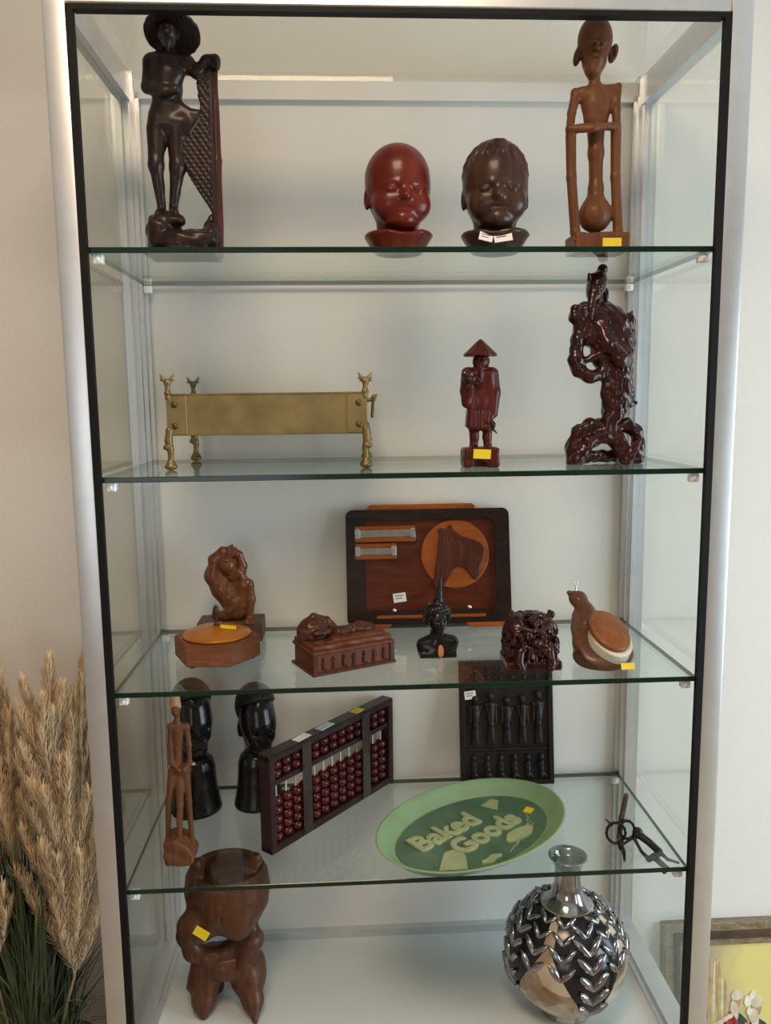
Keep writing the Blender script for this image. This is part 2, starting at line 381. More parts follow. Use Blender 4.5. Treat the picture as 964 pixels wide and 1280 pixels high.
for sgn, xo in ((-1, 0), (1, W)):
    a = (lambda lo, hi: (min(xo+sgn*lo, xo+sgn*hi), max(xo+sgn*lo, xo+sgn*hi)))
    x0, x1 = a(-.004, P); cpart('back_post', (x0, .332, 0), (x1, .372, 2.062), 'aluminium')
    x0, x1 = a(.004, .009); cpart('post_bead', (x0, .326, ZB), (x1, .332, 2.03), 'aluminium')
    x0, x1 = a(-.011, -.004); cpart('post_bead', (x0, .340, ZB), (x1, .350, 2.03), 'aluminium')
    x0, x1 = a(.002, P); cpart('side_top_rail', (x0, .018, 2.022), (x1, .332, 2.062), 'aluminium')
    x0, x1 = a(.002, .012); cpart('rail_bead', (x0, .018, 2.014), (x1, .332, 2.022), 'aluminium')
    x0, x1 = a(-.006, P); cpart('side_bottom_rail', (x0, .018, ZB-.03), (x1, .332, ZB+.016), 'aluminium')
    x0, x1 = a(-.014, -.006); cpart('rail_bead', (x0, .018, ZB), (x1, .332, ZB+.008), 'aluminium')
    x0, x1 = a(.013, .018); cpart('side_glass_pane', (x0, .018, ZB+.016), (x1, .332, 2.022), 'side_glass', label='clear side glass pane')
cpart('back_panel', (.004, .3535, .06), (W-.004, .362, 2.058), 'back_laminate', label='white back panel')
cpart('back_top_rail', (.004, .340, 2.020), (W-.004, .3535, 2.052), 'back_laminate')
cpart('back_bottom_rail', (.004, .338, ZB), (W-.004, .3535, ZB+.016), 'aluminium')
cpart('top_glass_pane', (.002, .018, 2.051), (W-.002, .340, 2.059), 'side_glass', label='clear glass top pane')
cpart('deck_panel', (.006, -.004, ZB-.018), (W-.006, .3535, ZB), 'deck_laminate', label='pale bottom deck')
cpart('bottom_front_rail', (0, -.012, ZB-.06), (W, -.004, ZB-.018), 'aluminium')
for x0, x1 in ((0, W/2-.002), (W/2+.002, W)): cpart('base_door', (x0, -.010, .06), (x1, .004, ZB-.062), 'back_laminate')
for x in (-P+.002, W+.002): cpart('base_side', (x, .018, .06), (x+P-.006, .332, ZB-.03), 'back_laminate')
cpart('plinth', (0, .01, 0), (W, .34, .058), 'aluminium')
def shelf_clip(x, y, z):
    bm = bmesh.new(); add_box(bm, (x-.007, y-.006, z-.0215), (x+.007, y+.006, z-.0085), .0015); add_box(bm, (x-.002, y-.008, z-.018), (x+.002, y-.005, z-.012), .0008)
    o = bm_obj('shelf_clip', bm, 'clip_plastic', cab); o.location = (-W/2, -.17, 0)
for zz in (Z1, Z2, Z3, Z4):
    for x in (.0185, W-.0185):
        shelf_clip(x, .012, zz); shelf_clip(x-.006*(1 if x < .4 else -1), .334, zz)
def glass_shelf(z, label):
    bm = bmesh.new(); add_box(bm, (.005, 0, z-.008), (W-.005, .338, z), .0008); bm.normal_update()
    o = bm_obj('glass_shelf', bm, ['shelf_glass', 'glass_edge'])
    for p in o.data.polygons: p.material_index = 0 if abs(p.normal.z) > .9 else 1
    tag(o, label, 'shelf', 'glass shelves of the cabinet')
glass_shelf(Z1, 'uppermost clear glass shelf with dark green edge, carrying the two baby heads')
glass_shelf(Z2, 'clear glass shelf with dark green edge under the brass planter')
glass_shelf(Z3, 'clear glass shelf with dark green edge under the horse head tray')
glass_shelf(Z4, 'lowest clear glass shelf with dark green edge under the abacus and green tray')

# ------------------------------------------------------------------ top glass shelf
def face(g, c, s, yaw=0, eye=True, closed=True, k=2.0):
    """carves eyes, nose and mouth about the middle of a face at c (mm); s = face half-width, the face looks along -y turned by yaw"""
    a = math.radians(yaw); ca, sa = math.cos(a), math.sin(a)
    def q(x, y, z): return (c[0]+s*(x*ca-y*sa), c[1]+s*(x*sa+y*ca), c[2]+s*z)
    for t in (-1, 1):
        g.ell(q(.42*t, -1.02, .22), (s*.24, s*.16, s*.15), k=s*.14, sub=True)
        if eye: g.ell(q(.42*t, -.88, .20), (s*.17, s*.13, s*.11), k=s*.05)
        g.cap(q(.18*t, -.98, .40), q(.68*t, -.84, .42), s*.08, s*.06, k=s*.16)
    g.cap(q(0, -.98, .28), q(0, -1.14, -.12), s*.09, s*.15, k=s*.16)
    for t in (-1, 1): g.ell(q(.13*t, -1.04, -.15), s*.10, k=s*.08)
    g.cap(q(-.24, -.98, -.44), q(.24, -.98, -.44), s*.075, k=s*.08); g.cap(q(-.2, -.97, -.58), q(.2, -.97, -.58), s*.085, k=s*.08)
    g.cap(q(-.30, -1.04, -.51), q(.30, -1.04, -.51), s*.035, k=s*.05, sub=True)
    return q

# --- fisherman with net
X, Y = .1225, .090
t = Draft(X, Y, 230, 323.9, 1.1612, .0504, .0058, 1.1132, 1.87)
fis = empty('fisherman_figurine', (X, Y, Z1), 'dark brown wooden fisherman statue in wide round hat holding a net', 'statue')
g = Sculpt(6); g.disp = lumps(1.3, 16, 3)
g.ell(t(229, 306, 0), (50, 40, 20)); g.ell(t(202, 290), (22, 30, 26)); g.ell(t(213, 278), (17, 20, 16)); g.ell(t(250, 302, -6), (30, 28, 16)); g.ell(t(267, 296), (13, 24, 20)); g.cap(t(262, 280, 0), t(268, 270, 0), 7, 4)
g.box((0, 2, 3), (52, 40, 5), 3); g.cap(t(195, 276, -16), t(224, 274, -14), 9, 8)
g.build('rock_base', 'fisher_wood', fis, 1.7, floor=0.0)
g = Sculpt(7)
g.chain([t(196, 160, -2), t(195, 205, -8), t(202, 258, -2)], [15, 10.5, 6.2]); g.cap(t(201, 262, -2), t(197, 266, -16), 6, 5, k=3)
g.chain([t(221, 160, 0), t(222, 208, -2), t(217, 258, 4)], [15, 11, 6.5]); g.cap(t(217, 262, 4), t(220, 266, -12), 6, 5, k=3)
g.ell(t(207, 144), (25, 16, 18)); g.cap(t(198, 150, -5), t(226, 152, -5), 12, 12)
g.chain([t(209, 130), t(209, 110), t(208, 84)], [19, 20, 22], k=10); g.cap(t(192, 78), t(232, 80), 14, 14, k=8); g.ell(t(210, 92, -8), (24, 14, 18))
g.cap(t(211, 72), t(211, 52, 2), 9, 8)
g.chain([t(188, 78), t(185, 108, -6), t(206, 114, -24), t(220, 112, -26)], [10, 8.5, 7, 7], k=5)
g.chain([t(234, 80), t(246, 90, -2), t(258, 76, -4), t(268, 74, -4)], [11, 8.5, 8, 8], k=5); g.ell(t(268, 80, -4), (8, 9, 10), k=4)
for j in range(4): g.cap(t(264+2.0*j, 76+3*j, -10), t(270, 78+3.5*j, -12), 2.6, 2.4, k=1.2)
g.ell(t(210, 42, -2), (14, 15, 17), k=4); face(g, t(210, 42, -2), 14, 0); g.cap(t(210, 52, -12), t(210, 62, -13), 6, 2, k=4)
for sgn in (-1, 1): g.ell((t(210, 42)[0]+sgn*14, 2, t(210, 42)[2]), (3, 4, 6), k=2)
g.poly([t(*p) for p in ((194, 124), (226, 126), (240, 135), (253, 137), (253, 150), (240, 172), (214, 168), (190, 150))], -12, 9, 8, k=9)
g.disp = lambda X, Y, Z: .35*np.sin(.55*X+.2*Z)*np.sin(.5*Y)*(Z < 165)
g.build('body', 'fisher_wood', fis, 1.7)
g = Sculpt(3); c = (t(214, 31)[0], 8, 319)
g.rev([(0, 2), (18, 1), (33, -3), (39, -6), (40, -3), (34, 2), (20, 6), (0, 7)], c, rot=(-27, 0, 0), rd=1.8)
g.disp = lambda X, Y, Z: .4*np.sin(1.1*np.hypot(X-c[0], Z-c[2]))
hat = g.build('hat', 'fisher_wood', fis, 1.7)
g = Sculpt(3)
g.poly([t(*p) for p in ((244, 92), (266, 84), (268, 120), (271, 200), (275, 300), (275, 312), (264, 312), (267, 270), (260, 257), (249, 240), (240, 224), (232, 211), (225, 190), (222, 150), (240, 146), (251, 138), (247, 113))], -9, 9, 3)
g.disp = lambda X, Y, Z: 1.1*np.maximum(np.sin(.72*(X+Z*.7)), np.sin(.72*(X*1.0-Z*.8)))*(X < 46)
net = g.build('fishing_net', 'fisher_wood', fis, 1.7); net['label'] = 'carved net hanging from his hand'
g = Sculpt(3); g.chain([t(266, 88, 2), t(271, 200, 2), t(274, 323, 2)], [6.5, 7.5, 9]); g.disp = lumps(.4, 30, 2)
g.build('net_edge', 'fisher_net_wood', fis, 1.6, floor=0)['label'] = 'reddish edge of the net'

# --- baby heads
def baby_head(name, X, Y, u0, v0, yaw, mat, label, hair):
    e = empty(name, (X, Y, Z1), label, 'bust', rot=(0, 0, math.radians(yaw)))
    g = Sculpt(12)
    g.ell((0, 6, 108), (48, 54, 50)); g.ell((0, -2, 84), (45, 46, 42)); g.ell((0, -8, 64), (39, 39, 30))
    for s in (-1, 1): g.ell((23*s, -27, 64), (17, 15, 16), k=14)
    g.ell((0, -36, 44), (13, 11, 9), k=8); g.ell((0, -25, 41), (24, 18, 9), k=8)
    for s in (-1, 1):
        g.ell((18*s, -50, 84), (10.5, 6.5, 6), k=6, sub=True); g.ell((18*s, -42.5, 82.5), (9, 5, 5), k=2)
        g.cap((10*s, -45, 91), (28*s, -36, 90), 3.2, 2.4, k=6); g.cap((11*s, -46, 82.5), (26*s, -40, 82), 1.2, k=1, sub=True)
        g.ell((46*s, 6, 78), (4.5, 9, 15), k=3); g.ell((49*s, 3, 79), (3, 5, 9), k=2, sub=True)
    g.cap((0, -43, 84), (0, -51, 73), 4.5, 6, k=6)
    for s in (-1, 1): g.ell((5.5*s, -46.5, 71), (4.2, 4, 3.6), k=3)
    g.cap((-10, -41.5, 60.5), (10, -41.5, 60.5), 2.6, k=4); g.cap((-8, -41, 55), (8, -41, 55), 3.0, k=4); g.cap((-12, -46, 57.8), (12, -46, 57.8), 1.3, k=1.6, sub=True)
    if hair:
        r = np.random.default_rng(5)
        def on(a, b, lift=0.0): return np.array((math.sin(a)*math.cos(b)*(47+lift), 6-math.cos(a)*math.cos(b)*(54+lift), 108+math.sin(b)*(50+lift)))
        for i in range(34):
            a = -2.6+5.2*i/33; lo = .50+.10*math.sin(3*i) if abs(a) < 1.0 else -.15+.08*math.sin(5*i)
            pts = [on(a*(.55+.45*f)+.25*(1-f)*math.sin(i*1.7), 1.35*(1-f)+lo*f, .2-.8*(f > .9)) for f in (0, .17, .33, .5, .66, .83, 1)]
            g.chain(pts, [3.0, 3.4, 3.4, 3.2, 2.8, 2.2, 1.2], k=1.6)
        for i in range(5): g.chain([on(-.25+.13*i, 1.25, 1), on(-.10+.10*i, .95, 4), on(.02+.09*i, .62, 2)], [3.5, 3.2, 1.4], k=1.4)
    g.chain([(0, 6, 62), (0, 8, 24)], [30, 32], k=8)
    b = g.build('head', mat, e, 1.6, floor=0)
    c = Sculpt(4)
    c.rev([(0, 0), (34, 0), (36, 3), (40, 10), (50, 25), (48, 28), (38, 25), (28, 23), (0, 28)], rd=2.0)
    c.ell((0, -60, 34), (30, 24, 12), k=6, sub=True)
    c.disp = lumps(.5, 26, 2)
    col = c.build('collar_base', mat, e, 1.6, floor=0)
    return e, c
baby_head('baby_head_bust', .4434, .066, 498, 320, 9, 'red_wood', 'glossy red-brown wooden bust of a bald baby on the top shelf', False)
bh, bc = baby_head('baby_head_bust', .5867, .060, 618, 318, -4, 'brown_head_wood', 'dark brown wooden baby bust with carved hair and two white tags at its neck', True)
for x, z, w, h, a in ((-18, 16, .020, .013, 14), (6, 17, .026, .018, -8)):
    s = sticker('price_tag', bh, (x/1000, -.0455, z/1000), w, h, 'paper_white', (math.radians(-22), math.radians(a), 0)); ink_lines(s, w, h)

# --- tall thin squatting man
X, Y = .741, .065
t = Draft(X, Y, 745, 318.9, 1.199, -.0276, .0059, 1.1203, 1.87)
man = empty('squatting_man_figurine', (X, Y, Z1), 'tan wooden statue of a gaunt squatting man with folded arms and big ears', 'statue')
g = Sculpt(3); g.box((1, 0, 13), (41, 31, 14), 4); g.disp = lumps(.6, 30, 4); g.build('base', 'tan_wood', man, 1.6, floor=0)
sb = g
g = Sculpt(7)
g.chain([t(745, 160), t(745, 190), t(745, 235), t(744, 255)], [13, 10.5, 10, 14], k=8); g.ell(t(744, 269), (25, 25, 25), k=10)
g.ell(t(746, 130), (23, 15, 24)); g.ell(t(745, 148), (18, 13, 14)); g.cap(t(728, 116), t(766, 113), 10, 10, k=9)
g.cap(t(744, 116), t(743, 92, -2), 8.5, 8)
g.cap(t(719, 114, 0), t(721, 122, 0), 6, 7, k=4); g.cap(t(773, 107, 0), t(769, 118, 0), 5.5, 7, k=4)
g.chain([t(720, 118), t(715, 140, -6), t(713, 160, -14)], [7.5, 6.2, 6], k=3); g.chain([t(713, 160, -16), t(742, 159, -26), t(760, 156, -24)], [6.2, 5.4, 5], k=3)
g.chain([t(770, 114), t(770, 136, -6), t(771, 156, -12)], [7.5, 6.4, 6.2], k=3); g.chain([t(771, 157, -13), t(745, 156, -22), t(726, 158, -20)], [6.2, 5.4, 5], k=3)
g.chain([t(714, 168, -12), t(714.5, 220, -12), t(719, 290, -10)], [7.8, 7.2, 7.4], k=3); g.chain([t(770, 164, -10), t(769.5, 220, -12), t(773, 290, -10)], [7.8, 7.2, 7.4], k=3)
for u, s in ((719, 1), (773, -1)):
    g.cap(t(u, 290, -10), t(u+5*s, 296, -22), 7, 5, k=3)
    for j in range(3): g.cap(t(u+4*s+(j-1)*3.5, 293, -20), t(u+5*s+(j-1)*4.5, 298, -28), 2.6, 2.2, k=1)
g.ell(t(744, 50), (25, 26, 32), k=4); g.ell(t(743, 74, -4), (18, 20, 22), k=6); g.ell(t(741, 88, -8), (11, 13, 10), k=5)
face(g, t(743, 66, -6), 20, -6); g.cap(t(728, 146, -14), t(762, 138, -14), 1, k=2, sub=True)
g.ell(t(722, 70, 4), (5.5, 8, 14), rot=(0, 12, 0), k=3); g.ell(t(766.5, 66, 6), (6.5, 8, 14), rot=(0, 18, 0), k=3); g.ell(t(766.5, 66, -1), (3.5, 4, 8), k=2, sub=True)
g.build('body', 'tan_wood', man, 1.6)
sticker('price_sticker', man, (.014, -.0315, .011), .028, .013, 'paper_yellow')

# ------------------------------------------------------------------ second shelf
# --- brass planter
pl = empty('brass_planter', (.2415, .195, Z2), 'antique brass rectangular planter on four cast legs with finials', 'planter', rot=(0, 0, math.radians(-2)))
L, Dp, zb, zt = .152, .093, .055, .118
for y, s in ((-Dp, -1), (Dp, 1)): box('side_plate', (-L, y-.0015, zb), (L, y+.0015, zt), 'brass', pl)
for x in (-L, L): box('end_plate', (x-.0015, -Dp, zb), (x+.0015, Dp, zt), 'brass', pl)
box('bottom_plate', (-L, -Dp, zb), (L, Dp, zb+.003), 'brass', pl)
for z0 in (zb-.001, zt-.002):
    bm = bmesh.new()
    for y in (-Dp, Dp): add_box(bm, (-L-.003, y-.003, z0), (L+.003, y+.003, z0+.003), .0008)
    for x in (-L, L): add_box(bm, (x-.003, -Dp, z0), (x+.003, Dp, z0+.003), .0008)
    bm_obj('rim_molding', bm, 'brass', pl)
for x in (-1, 1):
    for y in (-1, 1):
        cx, cy = x*(L-.012), y*(Dp+.0025)
        st = box('corner_plate', (cx-.0155, cy-.0015, zb+.001), (cx+.0155, cy+.0015, zt-.002), 'brass', pl, .0006)
        for z in (zb+.014, zt-.016):
            bm = bmesh.new(); bmesh.ops.create_uvsphere(bm, u_segments=12, v_segments=8, radius=.0052, matrix=Matrix.Translation((cx+.003*x, cy+.0015*y, z)) @ Matrix.Diagonal((1, .55, 1, 1))); bm_obj('rivet', bm, 'brass_dark', st, True)
        g = Sculpt(2); lx, ly = x*(L*1000+1), y*(Dp*1000+1); fm = 'brass'
        g.chain([(lx, ly, 62), (lx+2*x, ly, 46), (lx-1*x, ly, 30), (lx, ly, 14), (lx, ly, 6)], [6, 6, 5, 4.6, 5]); g.ell((lx+3*x, ly-1, 36), (8, 6, 5)); g.ell((lx, ly, 6), (10, 9, 6)); g.ell((lx, ly, 12), (7, 7, 3))
        leg = g.build('leg', fm, pl, 1.2, floor=0)
        g = Sculpt(1.5)
        g.cap((lx, ly, 112), (lx, ly, 132), 4.5, 3.6); g.ell((lx, ly, 120), (6, 6, 3)); g.ell((lx, ly, 136), (5.5, 5, 6))
        for s in (-1, 1): g.chain([(lx, ly, 134), (lx+6*s, ly, 141), (lx+10*s, ly, 148)], [3.2, 2.6, 1.4]); g.cap((lx+6*s, ly, 142), (lx+11*s, ly, 139), 2, 1)
        g.build('finial', fm, pl, 1.0)
g = Sculpt(2); hx = L*1000
for y in (-45, 45): g.cap((hx, y, 104), (hx+14, y, 108), 3.5, 3); g.ell((hx+15, y, 110), (4, 4, 5))
g.chain([(hx+14, -45, 108), (hx+12, -42, 80), (hx+12, 42, 80), (hx+14, 45, 108)], [2.6, 2.6, 2.6, 2.6]); g.cap((hx+14, -45, 108), (hx+20, -45, 115), 2.5, 1.2)
g.build('side_handle', 'brass', pl, 1.2)

# --- small man in conical hat
X, Y = .5699, .085
t = Draft(X, Y, 600, 583.6, 1.2554, -.0059, -.0147, 1.2353, 1.48)
sm = empty('conical_hat_figurine', (X, Y, Z2), 'small red-brown wooden figurine of a man in a pointed conical hat', 'statue')
g = Sculpt(2.5); g.box((0, 0, 15), (28, 22, 16), 5); g.ell(t(600, 584, -22), (13, 22, 12), k=1.5, sub=True); g.disp = lumps(.7, 16, 9)
g.build('base', 'rosewood_red', sm, 1.3, floor=0); bs = g
g = Sculpt(3)
for u, s in ((592, -1), (610, 1)): g.chain([t(u, 530), t(u+1*s*-1, 546), t(u, 558)], [9, 7, 6.5]); g.cap(t(u, 559, -2), t(u+s, 561, -14), 6, 4.5)
g.poly([t(*p) for p in ((584, 462), (616, 462), (618, 490), (614, 534), (608, 538), (590, 538), (582, 533), (585, 500))], -15, 15, 7)
g.ell(t(600, 500, -5), (16, 13, 24)); g.cap(t(587, 466), t(613, 466), 9, 9)
g.chain([t(584, 466, -2), t(583, 488, -4), t(584, 503, -8)], [9, 9.5, 8.5]); g.chain([t(584, 500, -10), t(588, 484, -20), t(592, 470, -20)], [7, 5.5, 4.5])
g.chain([t(616, 466, -2), t(618, 490, -4), t(616, 516, -6)], [9, 9.5, 8]); g.cap(t(616, 516, -6), t(610, 526, -14), 6, 4)
for j in range(7): g.cap(t(587+4.3*j, 512, -15), t(586+4.6*j, 536, -15), .9, k=1.2, sub=True)
g.cap(t(600, 462), t(601, 456), 8, 8); g.ell(t(601.5, 452, -1), (13.5, 13.5, 13)); face(g, t(601.5, 451, -2), 12.5, 0); g.cap(t(601, 460, -13), t(601, 476, -17), 5, 1.5)
g.build('body', 'rosewood_red', sm, 1.2)
g = Sculpt(1.5); c = t(600.5, 443); g.rev([(0, 24), (3, 22), (26, 0), (25, -3), (14, -2), (0, 0)], c); g.disp = lambda X, Y, Z: .3*np.sin(12*np.arctan2(Y-c[1], X-c[0]))
g.build('conical_hat', 'rosewood_red', sm, 1.2)
g = Sculpt(3); g.ell(t(585, 470, -20), (9, 8, 11)); g.ell(t(593, 476, -22), (11, 6, 8)); g.disp = lumps(1, 7, 5); g.build('carried_bundle', 'rosewood_dark', sm, 1.2)
g = Sculpt(2); g.chain([t(613, 522, -12), t(616, 530, -12), t(617, 537, -12)], [2, 4.5, 1.5]); g.cap(t(617, 536, -12), t(621, 541, -12), 1.5, 1.2); g.build('hanging_fish', 'rosewood_dark', sm, 1.0)
sticker('price_sticker', sm, (-.0005, -.0228, .0215), .027, .0145, 'paper_yellow', (0, math.radians(3), 0))

# --- tall rootwood sage
X, Y = .7756, .10
t = Draft(X, Y, 757, 580.6, 1.283, -.033, -.0119, 1.2443, 1.53)
sg = empty('robed_sage_statue', (X, Y, Z2), 'tall glossy dark red rootwood statue of a robed sage on pierced rock base', 'statue')
g = Sculpt(5); g.disp = lumps(1.0, 13, 12)
g.chain([t(718, 578, 0), t(717, 560, 2), t(724, 540, 0), t(738, 532, 0), t(756, 534, 0)], [14, 13, 12, 12, 14]); g.chain([t(722, 572, -16), t(736, 552, -14), t(754, 544, -10)], [11, 10, 12])
g.chain([t(756, 536), t(772, 552, -6), t(782, 572, -10)], [15, 13, 13]); g.chain([t(770, 538, 8), t(784, 530, 8), t(796, 540, 8), t(799, 558, 4), t(797, 574, 0)], [11, 10, 10, 10, 11])
g.chain([t(784, 574, -14), t(794, 560, -16), t(800, 545, -8)], [9, 6, 4]); g.cap(t(735, 572, 18), t(790, 572, 18), 10, 10); g.cap(t(728, 574, -10), t(748, 568, -20), 8, 6)
g.build('rock_base', 'rosewood_dark', sg, 1.6, floor=0)
g = Sculpt(5)
g.chain([t(762, 536, -2), t(765, 520, -2), t(768, 500, 0)], [13, 15, 18]); g.cap(t(758, 536, -10), t(760, 520, -8), 8, 8)
g.chain([t(770, 505), t(772, 480), t(770, 445), t(764, 420)], [21, 22, 25, 24], k=8); g.ell(t(752, 400), (35, 24, 30), k=9); g.ell(t(768, 404, 2), (24, 22, 24)); g.ell(t(735, 392, -4), (22, 20, 20)); g.ell(t(740, 416, -4), (22, 17, 22)); g.ell(t(757, 440, -6), (24, 20, 30)); g.ell(t(776, 425, 0), (20, 18, 26))
g.chain([t(720, 386, -10), t(720, 396, -8), t(728, 400, -4)], [7, 10, 11]); g.chain([t(728, 404, -6), t(723, 424, -12), t(720, 448, -16), t(724, 462, -18), t(738, 470, -18), t(753, 466, -14), t(760, 448, -12)], [13, 10.5, 11, 10.5, 9.5, 9, 10])
g.chain([t(722, 452, -18), t(738, 448, -22), t(752, 440, -20)], [5, 4.5, 8]); g.chain([t(752, 410, -14), t(760, 430, -24), t(775, 448, -22), t(786, 438, -16)], [13, 14, 13, 7])
g.chain([t(778, 410), t(786, 398), t(790, 389)], [10, 8, 3]); g.chain([t(788, 400), t(790, 430, 2), t(786, 446, 2)], [7, 6, 7])
g.chain([t(784, 460, 0), t(788, 490, 0), t(784, 502, -2), t(795, 503, -4)], [9, 7, 7, 3.5]); g.chain([t(758, 470, -8), t(756, 490, -10), t(754, 500, -8)], [8, 6, 3])
for j in range(5): g.cap(t(757+6*j, 452, -23), t(756+5.5*j, 506, -20), 1.1, k=2.2, sub=True)
for j in range(4): g.cap(t(738+9*j, 400+5*j, -27), t(752+7*j, 430+2*j, -27), 1.2, k=2.5, sub=True)
g.disp = lumps(.7, 11, 8)
g.build('robed_body', 'rosewood_dark', sg, 1.6)
g = Sculpt(4); c = t(745, 362, -6)
g.ell(t(746, 357, -2), (15, 17, 24), rot=(0, 18, 0)); g.ell(t(743, 368, -10), (12, 12, 14)); g.cap(t(746, 376), t(748, 388), 10, 12); face(g, t(743.5, 363, -6), 14, 4)
g.chain([t(741, 374, -16), t(739, 386, -20), t(740, 400, -24)], [7, 6, 2]); g.ell(t(753.5, 337), (8, 8, 8)); g.cap(t(751, 346), t(753, 338), 6, 6); g.ell(t(757, 368, 6), (5, 8, 12))
for j in range(4): g.cap(t(737+4*j, 344, -8), t(736+6*j, 352, -12), 2.4, 2, k=1.5)
g.build('head', 'rosewood_dark', sg, 1.4)

# ------------------------------------------------------------------ third shelf
# --- hexagonal box with domed lid
hx = empty('hexagonal_box', (.1375, .158, Z3), 'hexagonal wooden box with amber domed lid and knob', 'box', rot=(0, 0, math.radians(-5)))
def hexring(r, ry=None): return [(r*math.cos(math.radians(60*k)), (ry or r)*math.sin(math.radians(60*k))) for k in range(6)]
bm = bmesh.new(); R0 = .073
lo = [bm.verts.new((x, y, .004)) for x, y in hexring(R0)]; hi = [bm.verts.new((x, y, .040)) for x, y in hexring(R0)]
bm.faces.new(lo[::-1]); bm.faces.new(hi)
for k in range(6): bm.faces.new((lo[k], lo[(k+1) % 6], hi[(k+1) % 6], hi[k]))
bmesh.ops.bevel(bm, geom=list(bm.edges), offset=.0022, segments=2, affect='EDGES')
bm_obj('box_body', bm, 'hex_wood', hx)
for k in range(3):
    a = math.radians(60+120*k); b = lathe('foot', [(0, 0), (.005, 0), (.0065, .003), (.006, .0055), (0, .0055)], 'chest_dark', hx, 16); b.location = (.058*math.cos(a-1.05), .058*math.sin(a-1.05), 0)
lid = lathe('lid', [(0, .040), (.054, .040), (.057, .042), (.0565, .0445), (.052, .0465), (.042, .051), (.026, .0550), (.010, .0565), (0, .0568)], 'hex_lid', hx, 64)
lid['label'] = 'glossy amber domed lid'
g = Sculpt(2); g.ell((0, 0, 58), (5, 5, 3)); g.cap((0, 0, 57), (0, 0, 68), 3.0, 2.8); g.ell((0, 0, 79), (6, 4, 13)); g.build('lid_knob', 'chest_dark', hx, .9)
st = sticker('price_sticker', hx, (.022, -.010, .0565), .026, .012, 'paper_yellow'); st.rotation_euler = (math.radians(-82), math.radians(9), math.radians(14))

# --- crouching figure on a block
X, Y = .1538, .275
t = Draft(X, Y, 295, 798.1, 1.4366, .0534, -.0346, 1.4817, 1.14)
th = empty('crouching_figure', (X, Y, Z3), 'polished brown carving of a crouching bent figure on a grey-brown wooden block', 'statue')
box('block_base', (-.066, -.030, 0), (.051, .032, .036), 'block_wood', th, .004, seg=2)
g = Sculpt(4)
g.chain([t(296, 764), t(291, 752), t(278, 736), t(267, 720), t(271, 704)], [20, 20, 20, 16, 14], k=9); g.ell(t(298, 750, -2), (20, 20, 24), k=8)
g.chain([t(300, 766, -8), t(280, 770, -14), t(268, 770, -14)], [11, 9, 6]); g.cap(t(298, 756, -10), t(285, 765, -16), 12, 9)
g.chain([t(302, 752, -8), t(304, 732, -12), t(310, 730, -12)], [13, 10, 9]); g.chain([t(310, 732, -12), t(313, 750, -12), t(312, 770, -14)], [10, 8.5, 6.5]); g.cap(t(312, 772, -14), t(308, 778, -26), 6, 4.5, k=2)
for j in range(4): g.cap(t(306+3*j, 776, -24), t(307+3.2*j, 780, -30), 2.6, 2.2, k=1)
g.ell(t(284, 707, -14), (15, 15, 17), k=4); g.ell(t(276, 702, 0), (17, 15, 19)); g.ell(t(288, 722, 0), (24, 16, 24), k=8); g.ell(t(293, 702, 2), (16, 13, 18), k=6); g.ell(t(302, 736, 0), (19, 16, 26), k=8); g.ell(t(287, 712, -22), (4.5, 5, 5), k=2); g.cap(t(279, 705, -24), t(284, 704, -26), 1.6, k=1.5, sub=True); g.ell(t(286, 717, -20), (4, 4, 2.5), k=2)
g.chain([t(268, 716, -6), t(266, 700, -4), t(278, 690, -6), t(292, 690, -10)], [10, 8.5, 8, 7]); g.chain([t(300, 724, -6), t(303, 708, -8), t(298, 694, -12)], [10, 8, 7])
for j in range(4): g.chain([t(287+3.8*j, 694+1.0*j, -14), t(285+4.6*j, 686+1.8*j, -12), t(290+4.0*j, 683+3.2*j, -6)], [3.2, 2.9, 2.5], k=1)
g.chain([t(290, 722, -14), t(298, 716, -16), t(304, 726, -14)], [8, 7, 7])
g.build('figure', 'honey_figure', th, 1.25)

# --- carved chest with sculpted lid
ch = empty('carved_chest', (.3500, .1150, Z3), 'small carved reddish wooden chest with sculpted lid and relief figures', 'box', rot=(0, 0, math.radians(26)))
a, b = .0735, .042
box('chest_body', (-a+.003, -b+.003, .004), (a-.003, b-.003, .034), 'chest_wood', ch, .001)
box('chest_foot_molding', (-a-.002, -b-.002, 0), (a+.002, b+.002, .005), 'chest_dark', ch, .0015)
box('chest_top_molding', (-a, -b, .033), (a, b, .039), 'chest_wood', ch, .0015)
for x in (-.069, .069): box('corner_post', (x-.004, -b, .004), (x+.004, -b+.006, .034), 'chest_dark', ch, .0008)
g = Sculpt(1.5); g.cap((0, 0, 5), (0, 0, 14), 3.2, 2.8); g.ell((0, -1, 19), (2.8, 2.8, 3.2)); g.cap((-3, 0, 12), (3.5, -1, 16), 1.4); g.cap((2, 0, 5), (4, 0, 2), 1.5)
fg = g.build('relief_figure', 'chest_dark', ch, .8)
for k in range(7):
    o = fg if k == 0 else link(fg.copy(), ch)
    o.location = (-.054+.018*k, -b+.002, .006)
    if k % 2: o.scale = (-1, 1, 1)
g = Sculpt(2); g.box((0, 2, 42), (71, 38, 4.5), 2); g.box((18, 4, 47), (48, 30, 4), 3); g.disp = lumps(.4, 14, 3); g.build('lid_slab', 'chest_wood', ch, 1.3)
g = Sculpt(3)
g.ell((-48, 16, 56), (26, 24, 24)); g.chain([(-66, 10, 46), (-62, 16, 66), (-44, 20, 78), (-22, 18, 70), (-8, 10, 52)], [8, 8, 7, 7, 7]); g.ell((-44, -14, 56), (20, 14, 6), sub=True, k=2)
g.ell((-42, -6, 60), (18, 12, 5)); g.ell((-40, -18, 47), (22, 9, 4)); g.ell((-36, -20, 54), (15, 8, 4), sub=True, k=2)
